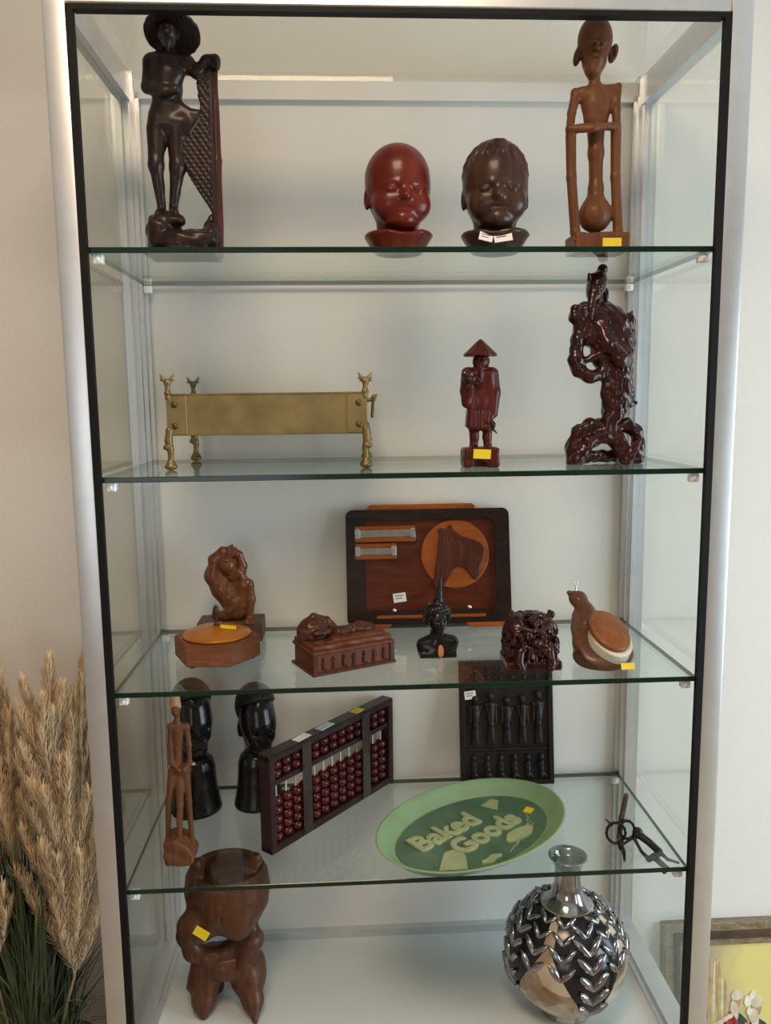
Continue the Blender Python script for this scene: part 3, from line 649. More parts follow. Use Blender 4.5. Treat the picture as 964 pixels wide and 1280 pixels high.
g.chain([(-8, 2, 52), (14, 0, 54), (34, 8, 54), (56, 10, 51)], [10, 9, 10, 7]); g.ell((40, 6, 52), (20, 16, 8)); g.chain([(50, 20, 48), (64, 24, 50)], [7, 5])
for j in range(7): g.cap((-66+7*j, 0, 66-abs(j-3)), (-62+7*j, 32, 58), .9, k=1.4, sub=True)
g.disp = lumps(.5, 9, 6)
g.build('carved_lid', 'chest_dark', ch, 1.15); 

# --- horse-head tray, leaning on the back panel
tr = empty('horse_tray', (.5106, .296, Z3), 'dark wooden tray with inlaid horse head on orange disc leaning against back panel', 'tray', rot=(math.radians(-11.5), 0, 0))
def m2(u, v): return ((u-535)*1.508/1000+(784.3-v)*.0000059, (784.3-v)*1.545/1000)
def rr(x0, x1, z0, z1, r, n=6):
    out = []
    for cx, cz, a0 in ((x1-r, z1-r, 0), (x0+r, z1-r, 90), (x0+r, z0+r, 180), (x1-r, z0+r, 270)):
        out += [(cx+r*math.cos(math.radians(a0+90*i/n)), cz+r*math.sin(math.radians(a0+90*i/n))) for i in range(n+1)]
    return out
def ring_prism(name, outer, inner, y0, y1, mat, parent):
    n = len(outer); V = []; F = []
    for y in (y0, y1):
        V += [(x, y, z) for x, z in outer]; V += [(x, y, z) for x, z in inner]
    for k in range(n):
        j = (k+1) % n
        F += [(k, j, n+j, n+k), (2*n+k, 3*n+k, 3*n+j, 2*n+j), (k, 2*n+k, 2*n+j, j), (n+k, n+j, 3*n+j, 3*n+k)]
    o = mesh_obj(name, V, F, mat, parent); bm = bmesh.new(); bm.from_mesh(o.data); bmesh.ops.recalc_face_normals(bm, faces=bm.faces); bm.to_mesh(o.data); bm.free(); return o
OUT = rr(-.153, .156, .010, .226, .013); INN = rr(-.118, .128, .036, .206, .010)
ring_prism('tray_rim', OUT, INN, -.010, .010, 'tray_dark', tr)
prism('tray_panel', rr(-.140, .148, .022, .214, .008), -.002, .007, 'tray_red', tr)
for pts, y0, y1, bv in ((((-.112, .224), (.088, .224), (.094, .230), (.086, .236), (-.106, .236), (-.112, .230)), -.006, .010, .001),
                    (((-.150, .003), (-.076, .003), (-.070, .012), (-.156, .012)), -.012, .012, .001), (((.078, .003), (.140, .003), (.148, .012), (.070, .012)), -.012, .012, .001)):
    prism('handle_foot' if pts[0][1] < .1 else 'tray_handle', list(pts), y0, y1, 'tray_orange', tr, bv)
x, z = m2(470, 768); x2, _ = m2(606, 768); box('ledge_strip', (x, -.011, z-.003), (x2, -.001, z+.003), 'tray_orange', tr, .0008)
for u, v in ((491.7, 760), (585.6, 758)):
    x, z = m2(u, v); k = lathe('knob', [(0, .009), (.003, .0085), (.0045, .006), (.0035, .003), (.003, 0)], 'chrome', tr, 16); k.location = (x, -.002, z); k.rotation_euler = (math.radians(90), 0, 0)
for u0, u1, v0, v1 in ((444, 520, 658, 677), (444, 496, 679, 698)):
    x0, z1 = m2(u0, v0); x1, z0 = m2(u1, v1)
    h = box('label_holder', (x0, -.012, z0), (x1, -.002, z1), 'tray_orange', tr, .001)
    box('mirror_bar', (x0+.006, -.0155, z0+.009), (x1-.006, -.011, z1-.008), 'mirror_strip', h, .001)
    for xa in (x0+.0005, x1-.0105): box('end_cap', (xa, -.017, z0+.006), (xa+.010, -.010, z1-.005), 'chrome', h, .0015)
x, z = m2(569.5, 693.5)
lathe('inlay_disc', [(0, -.004), (.063, -.004), (.0645, -.003), (.0645, .0), (0, .0)], 'tray_orange', tr, 64, False, Matrix.Translation((x, -.002, z)) @ Matrix.Rotation(math.radians(-90), 4, 'X'))
horse = [(545, 195), (556, 205), (578, 200), (590, 182), (602, 190), (608, 210), (650, 240), (700, 255), (740, 272), (757, 300), (755, 335), (735, 385), (727, 425), (712, 445), (694, 436), (680, 412), (655, 388), (628, 378), (604, 392), (580, 430), (556, 470), (530, 492), (512, 480), (505, 450), (514, 400), (526, 330), (534, 270), (540, 230), (533, 208)]
H = [m2(410+p/3.856, 610+q/3.856) for p, q in horse]
g = Sculpt(2); g.poly([(p*1000, 0, q*1000) for p, q in H], -10, -2, 2.2)
p, q = m2(410+605/3.856, 610+255/3.856); g.ell((p*1000, -11, q*1000), (3, 3, 2), k=1, sub=True); p, q = m2(410+722/3.856, 610+410/3.856); g.ell((p*1000, -11, q*1000), (2, 3, 2), k=1, sub=True)
for L_ in ([(545, 240), (556, 300), (548, 360), (536, 430)], [(560, 240), (575, 300), (566, 360), (556, 430)], [(622, 262), (640, 300), (636, 340)], [(660, 300), (700, 330), (722, 360)]):
    g.chain([(m2(410+p/3.856, 0)[0]*1000, -10.3, m2(0, 610+q/3.856)[1]*1000) for p, q in L_], [.9]*len(L_), k=1.2, sub=True)
g.build('horse_head_inlay', 'horse_wood', tr, 1.2)
x, z = m2(499, 745); s = sticker('price_tag', tr, (x, -.0035, z), .024, .017, 'paper_white', (0, math.radians(-7), 0)); ink_lines(s, .024, .017)

# --- ebony bust with tall hair spire
X, Y = .5084, .140
t = Draft(X, Y, 547, 818.8, 1.351, .0034, -.0353, 1.3831, 1.13)
eb = empty('ebony_bust', (X, Y, Z3), 'small black carved bust with tall pointed hair in front of the horse tray', 'bust')
g = Sculpt(4)
g.chain([t(530, 806), t(546, 800), t(564, 803)], [13, 14, 13]); g.ell((-1, 0, 10), (33, 19, 22)); g.box((0, 0, 4), (31, 17, 6), 3)
g.cap(t(546, 802, -2), t(546, 786, -2), 10, 9); g.ell(t(547, 775, -5), (16, 19, 21)); g.ell(t(549, 787, -15), (8, 8, 7)); face(g, t(548, 776, -6), 16, 12)
for j in range(4): g.tor(t(546, 796-3*j), 10.5, 1.3, k=1)
g.build('bust_body', 'ebony', eb, 1.2, floor=0)
g = Sculpt(4); g.ell(t(546, 762, 3), (22, 20, 15)); g.ell(t(535, 771, 6), (9, 12, 15)); g.ell(t(559, 767, 6), (8, 12, 14)); g.chain([t(548, 752, 2), t(549, 744, 2), t(551, 722, 2)], [10, 5.5, 2.2])
g.disp = lambda X, Y, Z: .5*np.sin(1.3*X+.6*Z)*(Z < 95)
g.build('headdress', 'ebony', eb, 1.1)
g = Sculpt(2); q = t(551, 815, -17); g.ell((q[0], -17.5, 12), (5.5, 2.6, 11), rot=(-8, 0, 0)); g.build('chest_inlay', 'copper_patch', eb, .9)

# --- gnarled guardian lion
X, Y = .6531, .080
t = Draft(X, Y, 662, 828.8, 1.3169, -.0176, -.0366, 1.3462, 1.10)
gl = empty('guardian_lion_carving', (X, Y, Z3), 'squat glossy dark red carving of a curly maned beast beside the bust', 'statue')
g = Sculpt(4)
g.ell((0, 4, 36), (40, 34, 38)); g.ell((-22, -8, 62), (20, 20, 18)); g.ell((18, -6, 60), (22, 22, 20)); g.box((0, 0, 7), (44, 36, 8), 4)
r = np.random.default_rng(11)
for i in range(330):
    a, b = r.uniform(0, 2*math.pi), r.uniform(-.9, 1.4); q = np.array((math.cos(a)*math.cos(b), math.sin(a)*math.cos(b), math.sin(b))); q = q/(np.abs(q)**3).sum()**(1/3)
    p = np.array((40*q[0], 2+34*q[1], 42+40*q[2]))
    if p[2] < 3: continue
    g.cap(p, p+np.array((q[0]*4, q[1]*4, -5)), r.uniform(3.5, 6), r.uniform(1.5, 3), k=1.6)
for s in (-1, 1):
    g.ell((12*s, -36, 58), (7, 6, 7), k=2); g.ell((12*s, -42, 58), (3, 2.5, 3), k=.8, sub=True); g.cap((4*s, -38, 66), (20*s, -34, 70), 4, 3, k=2)
    g.chain([(24*s, -32, 30), (26*s, -37, 14), (23*s, -40, 7)], [8, 7, 7])
    g.chain([(28*s, 2, 74), (34*s, 2, 82), (30*s, 0, 88)], [6, 5, 3])
g.ell((0, -41, 48), (9, 8, 7), k=3); g.ell((2, -40, 32), (13, 8, 5), k=2, sub=True)
for j in range(5): g.cap((-8+4.5*j, -40, 36), (-8+4.5*j, -40, 31), 1.6, 1, k=.6)
g.build('beast', 'rosewood_dark', gl, 1.3, floor=0)

# --- crumb pan with brush
cp = empty('crumb_brush_set', (.778, .030, Z3), 'wooden crumb pan with knob neck and an oval white bristled brush resting on it', 'brush', rot=(0, 0, math.radians(13)))
A = math.radians(33); sA, cA = math.sin(A), math.cos(A)
def inc(x, v, n): return (x, v*cA-n*sA, v*sA+n*cA)   # x across, v up the slope, n above it
g = Sculpt(7)
for v, w in ((36, 46), (60, 50), (84, 42), (104, 30)): g.ell(inc(0, v, 6), (w, 30, 8.5), rot=(33, 0, 0), k=10)
g.chain([inc(0, 96, 8), inc(0, 122, 9), inc(-1, 140, 10)], [20, 14, 13]); g.ell(inc(-2, 150, 11), (16, 13, 13)); g.cap(inc(-10, 156, 14), inc(-16, 160, 16), 7, 4, k=3)
g.ell((0, 44, 12), (46, 46, 22), k=8); g.ell((0, 74, 24), (32, 34, 26), k=8); g.ell(inc(0, 54, 19), (38, 38, 6), rot=(33, 0, 0), k=3, sub=True)
pan = g.build('pan', 'pan_wood', cp, 1.4, floor=0)
g = Sculpt(1.5)
def oval(n0, n1, ax, av, cx, cv): g.ops.clear(); R = np.array(rotm((33, 0, 0))); g.rev([(0, n0), (ax-1, n0), (ax, n0+1), (ax, n1-2), (ax-2, n1), (0, n1)], inc(cx, cv, 0), rot=(33, 0, 0), sq=av/ax)
g.disp = lambda X, Y, Z: .5*np.sin(2.1*X)
oval(2, 32, 32, 40, 4, 45); g.build('bristles', 'bristle', cp, 1.0)
g = Sculpt(2); oval(31, 40, 31, 42, 2, 54); g.ell(inc(2, 54, 38), (29, 39, 6), rot=(33, 0, 0)); g.build('brush_back', 'brush_wood', cp, 1.1)
q = inc(12, 4, 14); st = sticker('price_sticker', cp, (q[0]/1000, q[1]/1000-.010, q[2]/1000-.001), .024, .010, 'paper_yellow', (math.radians(-24), math.radians(4), 0))
g = Sculpt(1); g.cap(inc(-6, 158, 22), inc(-4, 164, 27), 1.6, 1.2); g.tor(inc(-4, 167, 29), 3, 1.0, rot=(90, 0, 0)); g.build('hanging_ring', 'chrome', cp, .7)

# ------------------------------------------------------------------ fourth shelf
# --- pair of ebony heads
def ebony_head(X, Y, label, mirror, H):
    e = empty('ebony_head_bust', (X, Y, Z4), label, 'bust', 'pair of ebony heads', rot=(0, 0, math.radians(24)))
    k = H/263.0
    g = Sculpt(9)
    g.ell((0, 0, 196*k), (33, 40, 44)); g.ell((0, -6, 160*k), (29, 34, 38)); g.ell((0, -20, 130*k), (20, 18, 18)); g.ell((0, -12, 178*k), (31, 34, 30))
    for s in (-1, 1): g.ell((14*s, -28, 156*k), (10, 9, 12), k=8); g.ell((31*s, 4, 168*k), (5, 9, 16), k=3)
    face(g, (0, -4, 164*k), 32, 0); g.cap((-11, -37, 146*k), (11, -37, 146*k), 4.5, k=3); g.cap((-9, -36, 138*k), (9, -36, 138*k), 5, k=3); g.cap((-12, -43, 142*k), (12, -43, 142*k), 1.5, k=2, sub=True)
    g.chain([(0, 4, 140*k), (0, 6, 96*k)], [22, 22], k=6)
    g.build('head', 'ebony', e, 1.8)
    g = Sculpt(8); g.rev([(0, 0), (44, 0), (46, 6), (43, 20), (38, 50), (36, 84), (32, 98), (22, 108), (0, 110)], rd=2, sq=.86); g.build('bust_base', 'ebony', e, 1.8, floor=0)
    g = Sculpt(3); g.ell((0, 6, 212*k), (37, 42, 42)); g.box((0, -40, 190*k), (60, 34, 40), 2, rot=(-28, 0, 0), k=3, sub=True); g.box((0, 0, 150*k), (60, 60, 30), 1, k=3, sub=True)
    g.disp = lambda X, Y, Z: .5*np.sin(1.4*X)*np.sin(1.2*Y+.8*Z)
    h = g.build('hair_cap', 'ebony_hair', e, 1.6); h['label'] = 'matt cropped hair'
ebony_head(.0740, .245, 'black ebony head bust standing behind the thin tan figurine', False, 258)
ebony_head(.1870, .262, 'black ebony head bust partly hidden by the end of the abacus', True, 236)

# --- thin long-legged figurine
X, Y = .0738, .085
t = Draft(X, Y, 225, 1072.8, 1.2864, .0628, -.0486, 1.3776, .88)
tf = empty('thin_figurine', (X, Y, Z4), 'thin tan wooden figurine with long legs and pale head in front of an ebony head', 'statue')
g = Sculpt(3); g.poly([t(*p) for p in ((207, 1045), (222, 1040), (238, 1048), (246, 1062), (245, 1070), (228, 1074), (215, 1072), (208, 1062))], -26, 24, 4); g.box((1, 0, 8), (22, 24, 9), 3); g.disp = lumps(.8, 22, 14)
g.build('block_base', 'thin_tan', tf, 1.5, floor=0)
g = Sculpt(3)
g.chain([t(216, 966, -2), t(211, 1000, -4), t(210, 1048, -4)], [8, 5, 4]); g.chain([t(224, 968), t(225, 1005, -8), t(224, 1050, -10)], [8, 5.5, 4.5]); g.chain([t(232, 966, 2), t(236, 1000, 4), t(241, 1056, 2)], [8, 5, 4.2])
g.ell(t(225, 960), (18, 12, 9)); g.chain([t(223, 955), t(222, 935), t(223, 912)], [9, 7.5, 9.5]); g.cap(t(215, 908), t(232, 908), 7, 7)
g.chain([t(214, 908), t(213, 930, -4), t(214, 952, -6), t(224, 962, -14)], [5, 4.2, 4, 4]); g.chain([t(233, 908), t(236, 930, -2), t(237, 952, -6), t(230, 962, -14)], [5, 4.2, 4, 4])
g.cap(t(222, 906), t(221, 894), 5, 5); g.ell(t(220, 888, -2), (7.5, 9, 11), k=2); face(g, t(220, 889, -3), 7.5, 0)
g.build('body', 'thin_tan', tf, 1.2)
g = Sculpt(2); g.chain([t(220, 883, 1), t(219, 872, 1)], [8.5, 7.5]); g.build('head_wrap', 'thin_pale', tf, 1.1)

# --- abacus
A0, A1 = Vector((.226, .079, 0)), Vector((.443, .330, 0)); AL = (A1-A0).length; ang = math.atan2(A1.y-A0.y, A1.x-A0.x)
ab = empty('abacus', (A0.x, A0.y, Z4), 'dark wooden abacus with dark red beads standing on edge', 'abacus', rot=(0, 0, ang))
AH, AT = .172, .026
for z0, z1 in ((0, .013), (AH-.013, AH)): box('frame_rail', (0, 0, z0), (AL, AT, z1), 'abacus_frame', ab, .0015)
for x0, x1 in ((0, .013), (AL-.013, AL)): box('frame_end', (x0, -.0006, .001), (x1, AT+.0006, AH-.001), 'abacus_frame', ab, .0015)
zb_ = .116; box('divider_beam', (.013, .003, zb_), (AL-.013, AT-.003, zb_+.009), 'abacus_frame', ab, .001)
for f in (.262, .745): o = box('cross_slat', (AL*f-.011, -.0025, .004), (AL*f+.011, .0, AH-.004), 'slat_wood', ab, .0008); o['label'] = 'flat glossy upright strap'
bm = bmesh.new(); prof = [(.0022, -.0078), (.006, -.0076), (.0098, -.0035), (.0106, 0), (.0098, .0035), (.006, .0076), (.0022, .0078)]
seg = 14; rings = [[bm.verts.new((r*math.cos(2*math.pi*k/seg), r*math.sin(2*math.pi*k/seg), z)) for k in range(seg)] for r, z in prof]
for p, q in zip(rings[:-1], rings[1:]):
    for k in range(seg): bm.faces.new((p[k], p[(k+1) % seg], q[(k+1) % seg], q[k]))
bm.faces.new(rings[0][::-1]); bm.faces.new(rings[-1])
bead = bm_obj('bead', bm, 'bead_red', ab, True, 50); first = True
for i in range(13):
    x = .013+(AL-.026)*(i+.5)/13
    o = lathe('rod', [(.0019, .010), (.0019, AH-.010)], 'rod_wood', ab, 8); o.location = (x, AT/2, 0)
    for z in [.0132+.0079+.0159*j for j in range(5)]+[zb_+.009+.0079+.0159*j for j in range(2)]:
        o = bead if first else link(bead.copy(), ab); first = False; o.location = (x, AT/2, z)
for f, w, m in ((.27, .034, 'paper_white'), (.45, .036, 'paper_white'), (.72, .026, 'paper_yellow')):
    st = sticker('price_sticker', ab, (AL*f, AT*.5, AH+.0004), w, .016, m, (math.radians(90), 0, math.radians(4)))

# --- dark relief plaque leaning on the back
pq = empty('relief_plaque', (.6637, .303, Z4), 'black wooden plaque carved with rows of standing figures behind the green tray', 'plaque', rot=(math.radians(-9), 0, math.radians(-1)))
PW, PH = .091, .240
box('panel', (-PW, -.004, 0), (PW, .010, PH), 'plaque_wood', pq, .0015)
for lo, hi in (((-PW, -.009, 0), (-PW+.010, -.003, PH)), ((PW-.010, -.009, 0), (PW, -.003, PH)), ((-PW+.010, -.009, 0), (PW-.010, -.003, .010)), ((-PW+.010, -.009, PH-.010), (PW-.010, -.003, PH)), ((-PW+.010, -.008, .066), (PW-.010, -.003, .073)), ((-PW+.010, -.008, .192), (PW-.010, -.003, .198))):
    box('border_strip', lo, hi, 'plaque_wood', pq, .0012)
g = Sculpt(2.5); g.chain([(0, 0, 4), (0, -1, 38), (0, -1, 74)], [3.5, 6, 7]); g.ell((0, -3, 90), (6.5, 5, 8)); g.cap((-9, 0, 74), (9, 0, 74), 4.5); g.cap((-9, -1, 72), (-4, -4, 46), 3, 2.5); g.cap((9, -1, 72), (10, -2, 44), 3, 2.5); g.cap((-4, 0, 30), (-5, 0, 2), 3.6, 3); g.cap((4, 0, 30), (5, 0, 2), 3.6, 3)
fg = g.build('carved_figure', 'plaque_wood', pq, 1.3)
for k in range(5):
    o = fg if k == 0 else link(fg.copy(), pq); o.location = (-.062+.031*k, -.005, .078); o.scale = (1 if k % 2 else -1, 1, 1+.06*math.sin(2*k))
g = Sculpt(2.5); g.cap((0, 0, 4), (0, -1, 28), 5, 6); g.ell((0, -3, 40), (5.5, 4.5, 7)); g.cap((-7, -1, 26), (2, -4, 16), 2.6); g.cap((4, 0, 8), (9, -1, 2), 3)
fg = g.build('carved_crouching_figure', 'plaque_wood', pq, 1.2)
for k in range(6):
    o = fg if k == 0 else link(fg.copy(), pq); o.location = (-.066+.0264*k, -.005, .013)
bm = bmesh.new(); bmesh.ops.create_uvsphere(bm, u_segments=10, v_segments=6, radius=.005); st = bm_obj('stud', bm, 'plaque_wood', pq, True)
for k in range(12):
    o = st if k == 0 else link(st.copy(), pq); o.location = (-.060+.024*(k % 6), -.004, .208+.014*(k//6))
s = sticker('price_tag', pq, (-.071, -.0098, .176), .022, .016, 'paper_white', (0, math.radians(-6), 0)); ink_lines(s, .022, .016)

# --- oval green tray with raised lettering
ot = empty('oval_tray', (.568, .124, Z4), 'oval pale green tray with raised cream lettering at the front of its shelf', 'tray', rot=(0, 0, math.radians(36.4)))
plain('tray_green', (.22, .36, .21), .34, coat=.3, var=.10, bscale=9); plain('tray_green_dark', (.085, .17, .105), .40, var=.22, bscale=22); plain('tray_cream', (.36, .43, .24), .45, var=.15, bscale=40)
plain('tray_rim_green', (.25, .39, .22), .30, coat=.4, var=.12, bscale=11)
SA, SB = .190, .131
def oval_lathe(name, prof, mat, parent, seg=72):
    """profile of (inset from the rim, z)"""
    bm = bmesh.new(); rings = []
    for d, z in prof:
        if d is None: rings.append([bm.verts.new((0, 0, z))])
        else: rings.append([bm.verts.new(((SA-d)*math.cos(2*math.pi*k/seg), (SB-d)*math.sin(2*math.pi*k/seg), z)) for k in range(seg)])
    for a, b in zip(rings[:-1], rings[1:]):
        for k in range(seg):
            j = (k+1) % seg
            if len(a) == 1: bm.faces.new((a[0], b[j], b[k]))
            elif len(b) == 1: bm.faces.new((a[k], a[j], b[0]))
            else: bm.faces.new((a[k], a[j], b[j], b[k]))
    bmesh.ops.recalc_face_normals(bm, faces=bm.faces)
    return bm_obj(name, bm, mat, parent, True, 60)
oval_lathe('tray_bowl', [(None, 0), (.034, 0), (.026, .003), (.010, .017), (.002, .0235), (0, .0250), (.0015, .0262), (.005, .0252), (.014, .0195), (.029, .0060), (.033, .0045), (None, .0045)], 'tray_rim_green', ot)
oval_lathe('tray_floor', [(None, .0045), (.0335, .0045), (.034, .0055), (None, .0055)], 'tray_green_dark', ot)
def lettering(text, x, y, size, rot):
    cu = bpy.data.curves.new('lettering', 'FONT'); cu.body = text; cu.size = size; cu.extrude = .0016; cu.bevel_depth = .0011; cu.bevel_resolution = 1; cu.offset = .0012; cu.resolution_u = 3
    tmp = bpy.data.objects.new('lettering', cu); link(tmp); bpy.context.view_layer.update()
    me = bpy.data.meshes.new_from_object(tmp.evaluated_get(bpy.context.evaluated_depsgraph_get())); bpy.data.objects.remove(tmp)
    me.materials.clear(); me.materials.append(MATS['tray_cream']); o = link(bpy.data.objects.new('raised_lettering', me), ot); o.location = (x, y, .0072); o.rotation_euler = (0, 0, rot)
lettering('Baked', -.114, .006, .060, math.radians(2)); lettering('Goods', -.068, -.044, .058, math.radians(4))
def tray_patch(name, pts, z0=.0056, z1=.0068, mat='tray_cream'):
    bm = bmesh.new(); a = [bm.verts.new((x, y, z1)) for x, y in pts]; b = [bm.verts.new((x, y, z0)) for x, y in pts]; bm.faces.new(a); n_ = len(pts)
    for k in range(n_): bm.faces.new((a[k], b[k], b[(k+1) % n_], a[(k+1) % n_]))
    bmesh.ops.recalc_face_normals(bm, faces=bm.faces); return bm_obj(name, bm, mat, ot)
tray_patch('cream_band', [(-.128, -.050), (-.086, -.018), (-.056, -.022), (-.066, -.048), (-.090, -.076)])
tray_patch('cream_band', [(.072, .052), (.105, .058), (.112, .045), (.085, .022)])
tray_patch('loaf_relief', [(.052+.034*math.cos(a)+.004*math.sin(3*a), -.060+.014*math.sin(a)) for a in np.linspace(0, 6.28, 19)[:-1]], .0056, .0090)
tray_patch('loaf_relief', [(-.040+.022*math.cos(a), -.082+.007*math.sin(a)+.002*math.cos(5*a)) for a in np.linspace(0, 6.28, 19)[:-1]], .0056, .0082)
for k in range(4): tray_patch('groove_line', [(.00+.02*k, -.086+.004*k), (.10+.005*k, -.050+.010*k), (.10+.005*k, -.0485+.010*k), (.00+.02*k, -.0845+.004*k)], .0056, .0064)
st = sticker('price_sticker', ot, (.126, -.016, .0068), .020, .015, 'paper_yellow', (math.radians(90), 0, math.radians(20)))

# --- wrought iron folding tool
X, Y = .8347, .070
t = Draft(X, Y, 795, 1055.8, 1.3672, -.0457, -.0566, 1.4351, .80)
tl = empty('iron_tongs', (X, Y, Z4), 'black wrought iron tool with looped handle and splayed arms', 'tool')
g = Sculpt(2); g.chain([t(783, 994, 20), t(777, 1022, 14), t(774, 1046, 8), t(776, 1060, 0)], [4.2, 4.6, 4.4, 4]); g.build('blade', 'iron_worn', tl, 1.1)
g = Sculpt(1.5)
def loop(pts, r): g.chain([t(*p) for p in pts]+[t(*pts[0])], [r]*(len(pts)+1))
loop([(770+12*math.cos(a), 1041+13*math.sin(a), 4-6*math.cos(a)) for a in np.linspace(0, 6.28, 15)[:-1]], 2.3)
loop([(784+9*math.cos(a)+3*math.sin(a), 1037+11*math.sin(a)-3*math.cos(a), 6) for a in np.linspace(0, 6.28, 15)[:-1]], 2.3)
g.chain([t(765, 1031, 6), t(757, 1024, 8)], [2, 1.2]); g.chain([t(776, 1054, 0), t(780, 1064, -8), t(781, 1075, -14)], [4, 3.2, 2.2]); g.cap(t(774, 1058, 0), t(790, 1048, 0), 2.2)
g.build('looped_handle', 'iron', tl, 1.0)
g = Sculpt(1.5)
g.ell(t(797, 1041, 4), (9, 7, 10)); g.ell(t(797, 1041, -4), (3.5, 4, 3.5), sub=True); g.chain([t(800, 1044, 2), t(812, 1053, -8), t(824, 1064, -16)], [6.5, 6, 6])
g.chain([t(824, 1064, -16), t(834, 1073, -26), t(847, 1077, -36)], [3.4, 2.6, 2.0]); g.build('thick_arm', 'iron', tl, 1.0)
g = Sculpt(1.5)
g.chain([t(793, 1048, 2), t(802, 1064, -14), t(811, 1073, -24)], [3.0, 2.6, 4]); g.cap(t(811, 1073, -24), t(824, 1066, -18), 5, 5); g.chain([t(817, 1070, -22), t(826, 1078, -36), t(834, 1084, -46)], [5.2, 4.6, 4]); g.cap(t(834, 1084, -46), t(829, 1088, -50), 3.4, 2.8)
g.build('splayed_arm', 'iron', tl, 1.0)

# ------------------------------------------------------------------ bottom deck
# --- footed bowl carving
X, Y = .1290, .175
bw = empty('footed_bowl_carving', (X, Y, ZB+.0004), 'reddish brown wooden carving of a lugged bowl raised on an arched two-footed base', 'carving')
g = Sculpt(8)
g.rev([(0, 150), (36, 152), (58, 168), (72, 196), (76, 226), (72, 252), (64, 266), (56, 262), (52, 236), (40, 214), (0, 206)], (6, 0, 0), sq=.92)
g.ell((-44, -40, 178), (34, 26, 30), k=12); g.ell((28, -44, 186), (26, 20, 34), k=12); g.cap((2, -66, 176), (2, -66, 210), 1.6, k=3, sub=True)
g.build('bowl', 'bowl_wood', bw, 2.0)
for s, y in ((-1, -6), (1, 4)):
    g = Sculpt(5); g.chain([(6+s*46, y-20, 262), (6+s*50, y, 272), (6+s*46, y+18, 266)], [11, 12, 10]); g.chain([(6+s*46, y-18, 258), (6+s*44, y-24, 232), (6+s*40, y-26, 206)], [11, 11, 7])
    g.build('bowl_lug', 'bowl_wood', bw, 1.8)
g = Sculpt(10)
g.chain([(-58, -14, 172), (-66, -16, 146), (-56, -18, 116), (-26, -18, 102), (4, -14, 108), (34, -10, 128), (44, -8, 156)], [17, 17, 16, 17, 18, 17, 15])
g.ell((46, -14, 132), (24, 22, 22)); g.cap((46, -24, 130), (30, -34, 96), 14, 9); g.cap((52, -10, 120), (48, -22, 92), 11, 8)
g.build('arm_loop', 'bowl_wood', bw, 2.0)
g = Sculpt(9)
g.ell((-2, -6, 86), (52, 38, 30)); g.chain([(-34, -4, 84), (-40, -10, 52), (-40, -28, 22), (-38, -40, 7)], [30, 28, 19, 7]); g.chain([(30, -6, 86), (38, -14, 54), (48, -34, 26), (54, -58, 6)], [30, 28, 18, 5])
g.ell((56, 0, 62), (14, 22, 36)); g.cap((-64, -14, 44), (-56, -18, 36), 8, 5, k=4); g.ell((62, -22, 40), (4, 5, 6), k=3, sub=True); g.chain([(-30, 20, 80), (-28, 28, 40), (-24, 30, 8)], [22, 16, 12]); g.chain([(36, 20, 80), (36, 26, 40), (34, 28, 8)], [22, 16, 12])
g.build('two_footed_base', 'bowl_wood', bw, 2.0, floor=0)
st = sticker('price_sticker', bw, (-.030, -.0705, .186), .026, .016, 'paper_yellow', (math.radians(-8), math.radians(32), math.radians(-8)))

# --- bottle vase with herringbone relief
plain('vase_silver', (.36, .36, .38), .12, metal=.95, var=.35, bscale=30)
plain('vase_dark_silver', (.045, .045, .05), .18, metal=.8, var=.3, bscale=40)
m, n, l, p = _new('vase_pearl'); mp = _coords(n, l, (1, 1, 1)); vo = n.new('ShaderNodeTexVoronoi'); vo.inputs['Scale'].default_value = 26; l.new(mp.outputs[0], vo.inputs['Vector'])
ns = n.new('ShaderNodeTexNoise'); ns.inputs['Scale'].default_value = 14; ns.inputs['Detail'].default_value = 5; l.new(mp.outputs[0], ns.inputs['Vector'])
ad = n.new('ShaderNodeMix'); ad.data_type = 'RGBA'; ad.inputs['Factor'].default_value = .72; l.new(vo.outputs['Color'], ad.inputs['A']); l.new(ns.outputs['Fac'], ad.inputs['B'])
r = n.new('ShaderNodeValToRGB'); r.color_ramp.elements[0].position = .36; r.color_ramp.elements[0].color = (.26, .16, .085, 1); r.color_ramp.elements[1].position = .64; r.color_ramp.elements[1].color = (.74, .67, .54, 1)
l.new(ad.outputs['Result'], r.inputs[0]); l.new(r.outputs[0], p.inputs['Base Color']); p.inputs['Roughness'].default_value = .24; p.inputs['Metallic'].default_value = .25; p.inputs['Coat Weight'].default_value = .5
vs = empty('bottle_vase', (.735, .125, ZB+.0004), 'round pearly bottle vase with silver neck and herringbone leaf relief', 'vase')
RB, CZ = .106, .108
prof = [(0, .004), (.040, .004), (.042, 0), (.046, 0), (.050, .006)]+[(RB*math.cos(a), CZ+RB*.98*math.sin(a)) for a in np.radians(np.linspace(-62, 66, 22))]
lathe('vase_body', prof+[(.036, .2085)], 'vase_pearl', vs, 64)
lathe('vase_neck', [(.044, .2035), (.036, .2095), (.029, .2170), (.0245, .228), (.0225, .243), (.0225, .262), (.0245, .274), (.0295, .283), (.0335, .2875), (.0338, .2895), (.0315, .2895), (.0265, .283), (.0205, .272), (.0185, .245), (.0, .240)], 'vase_silver', vs, 48)
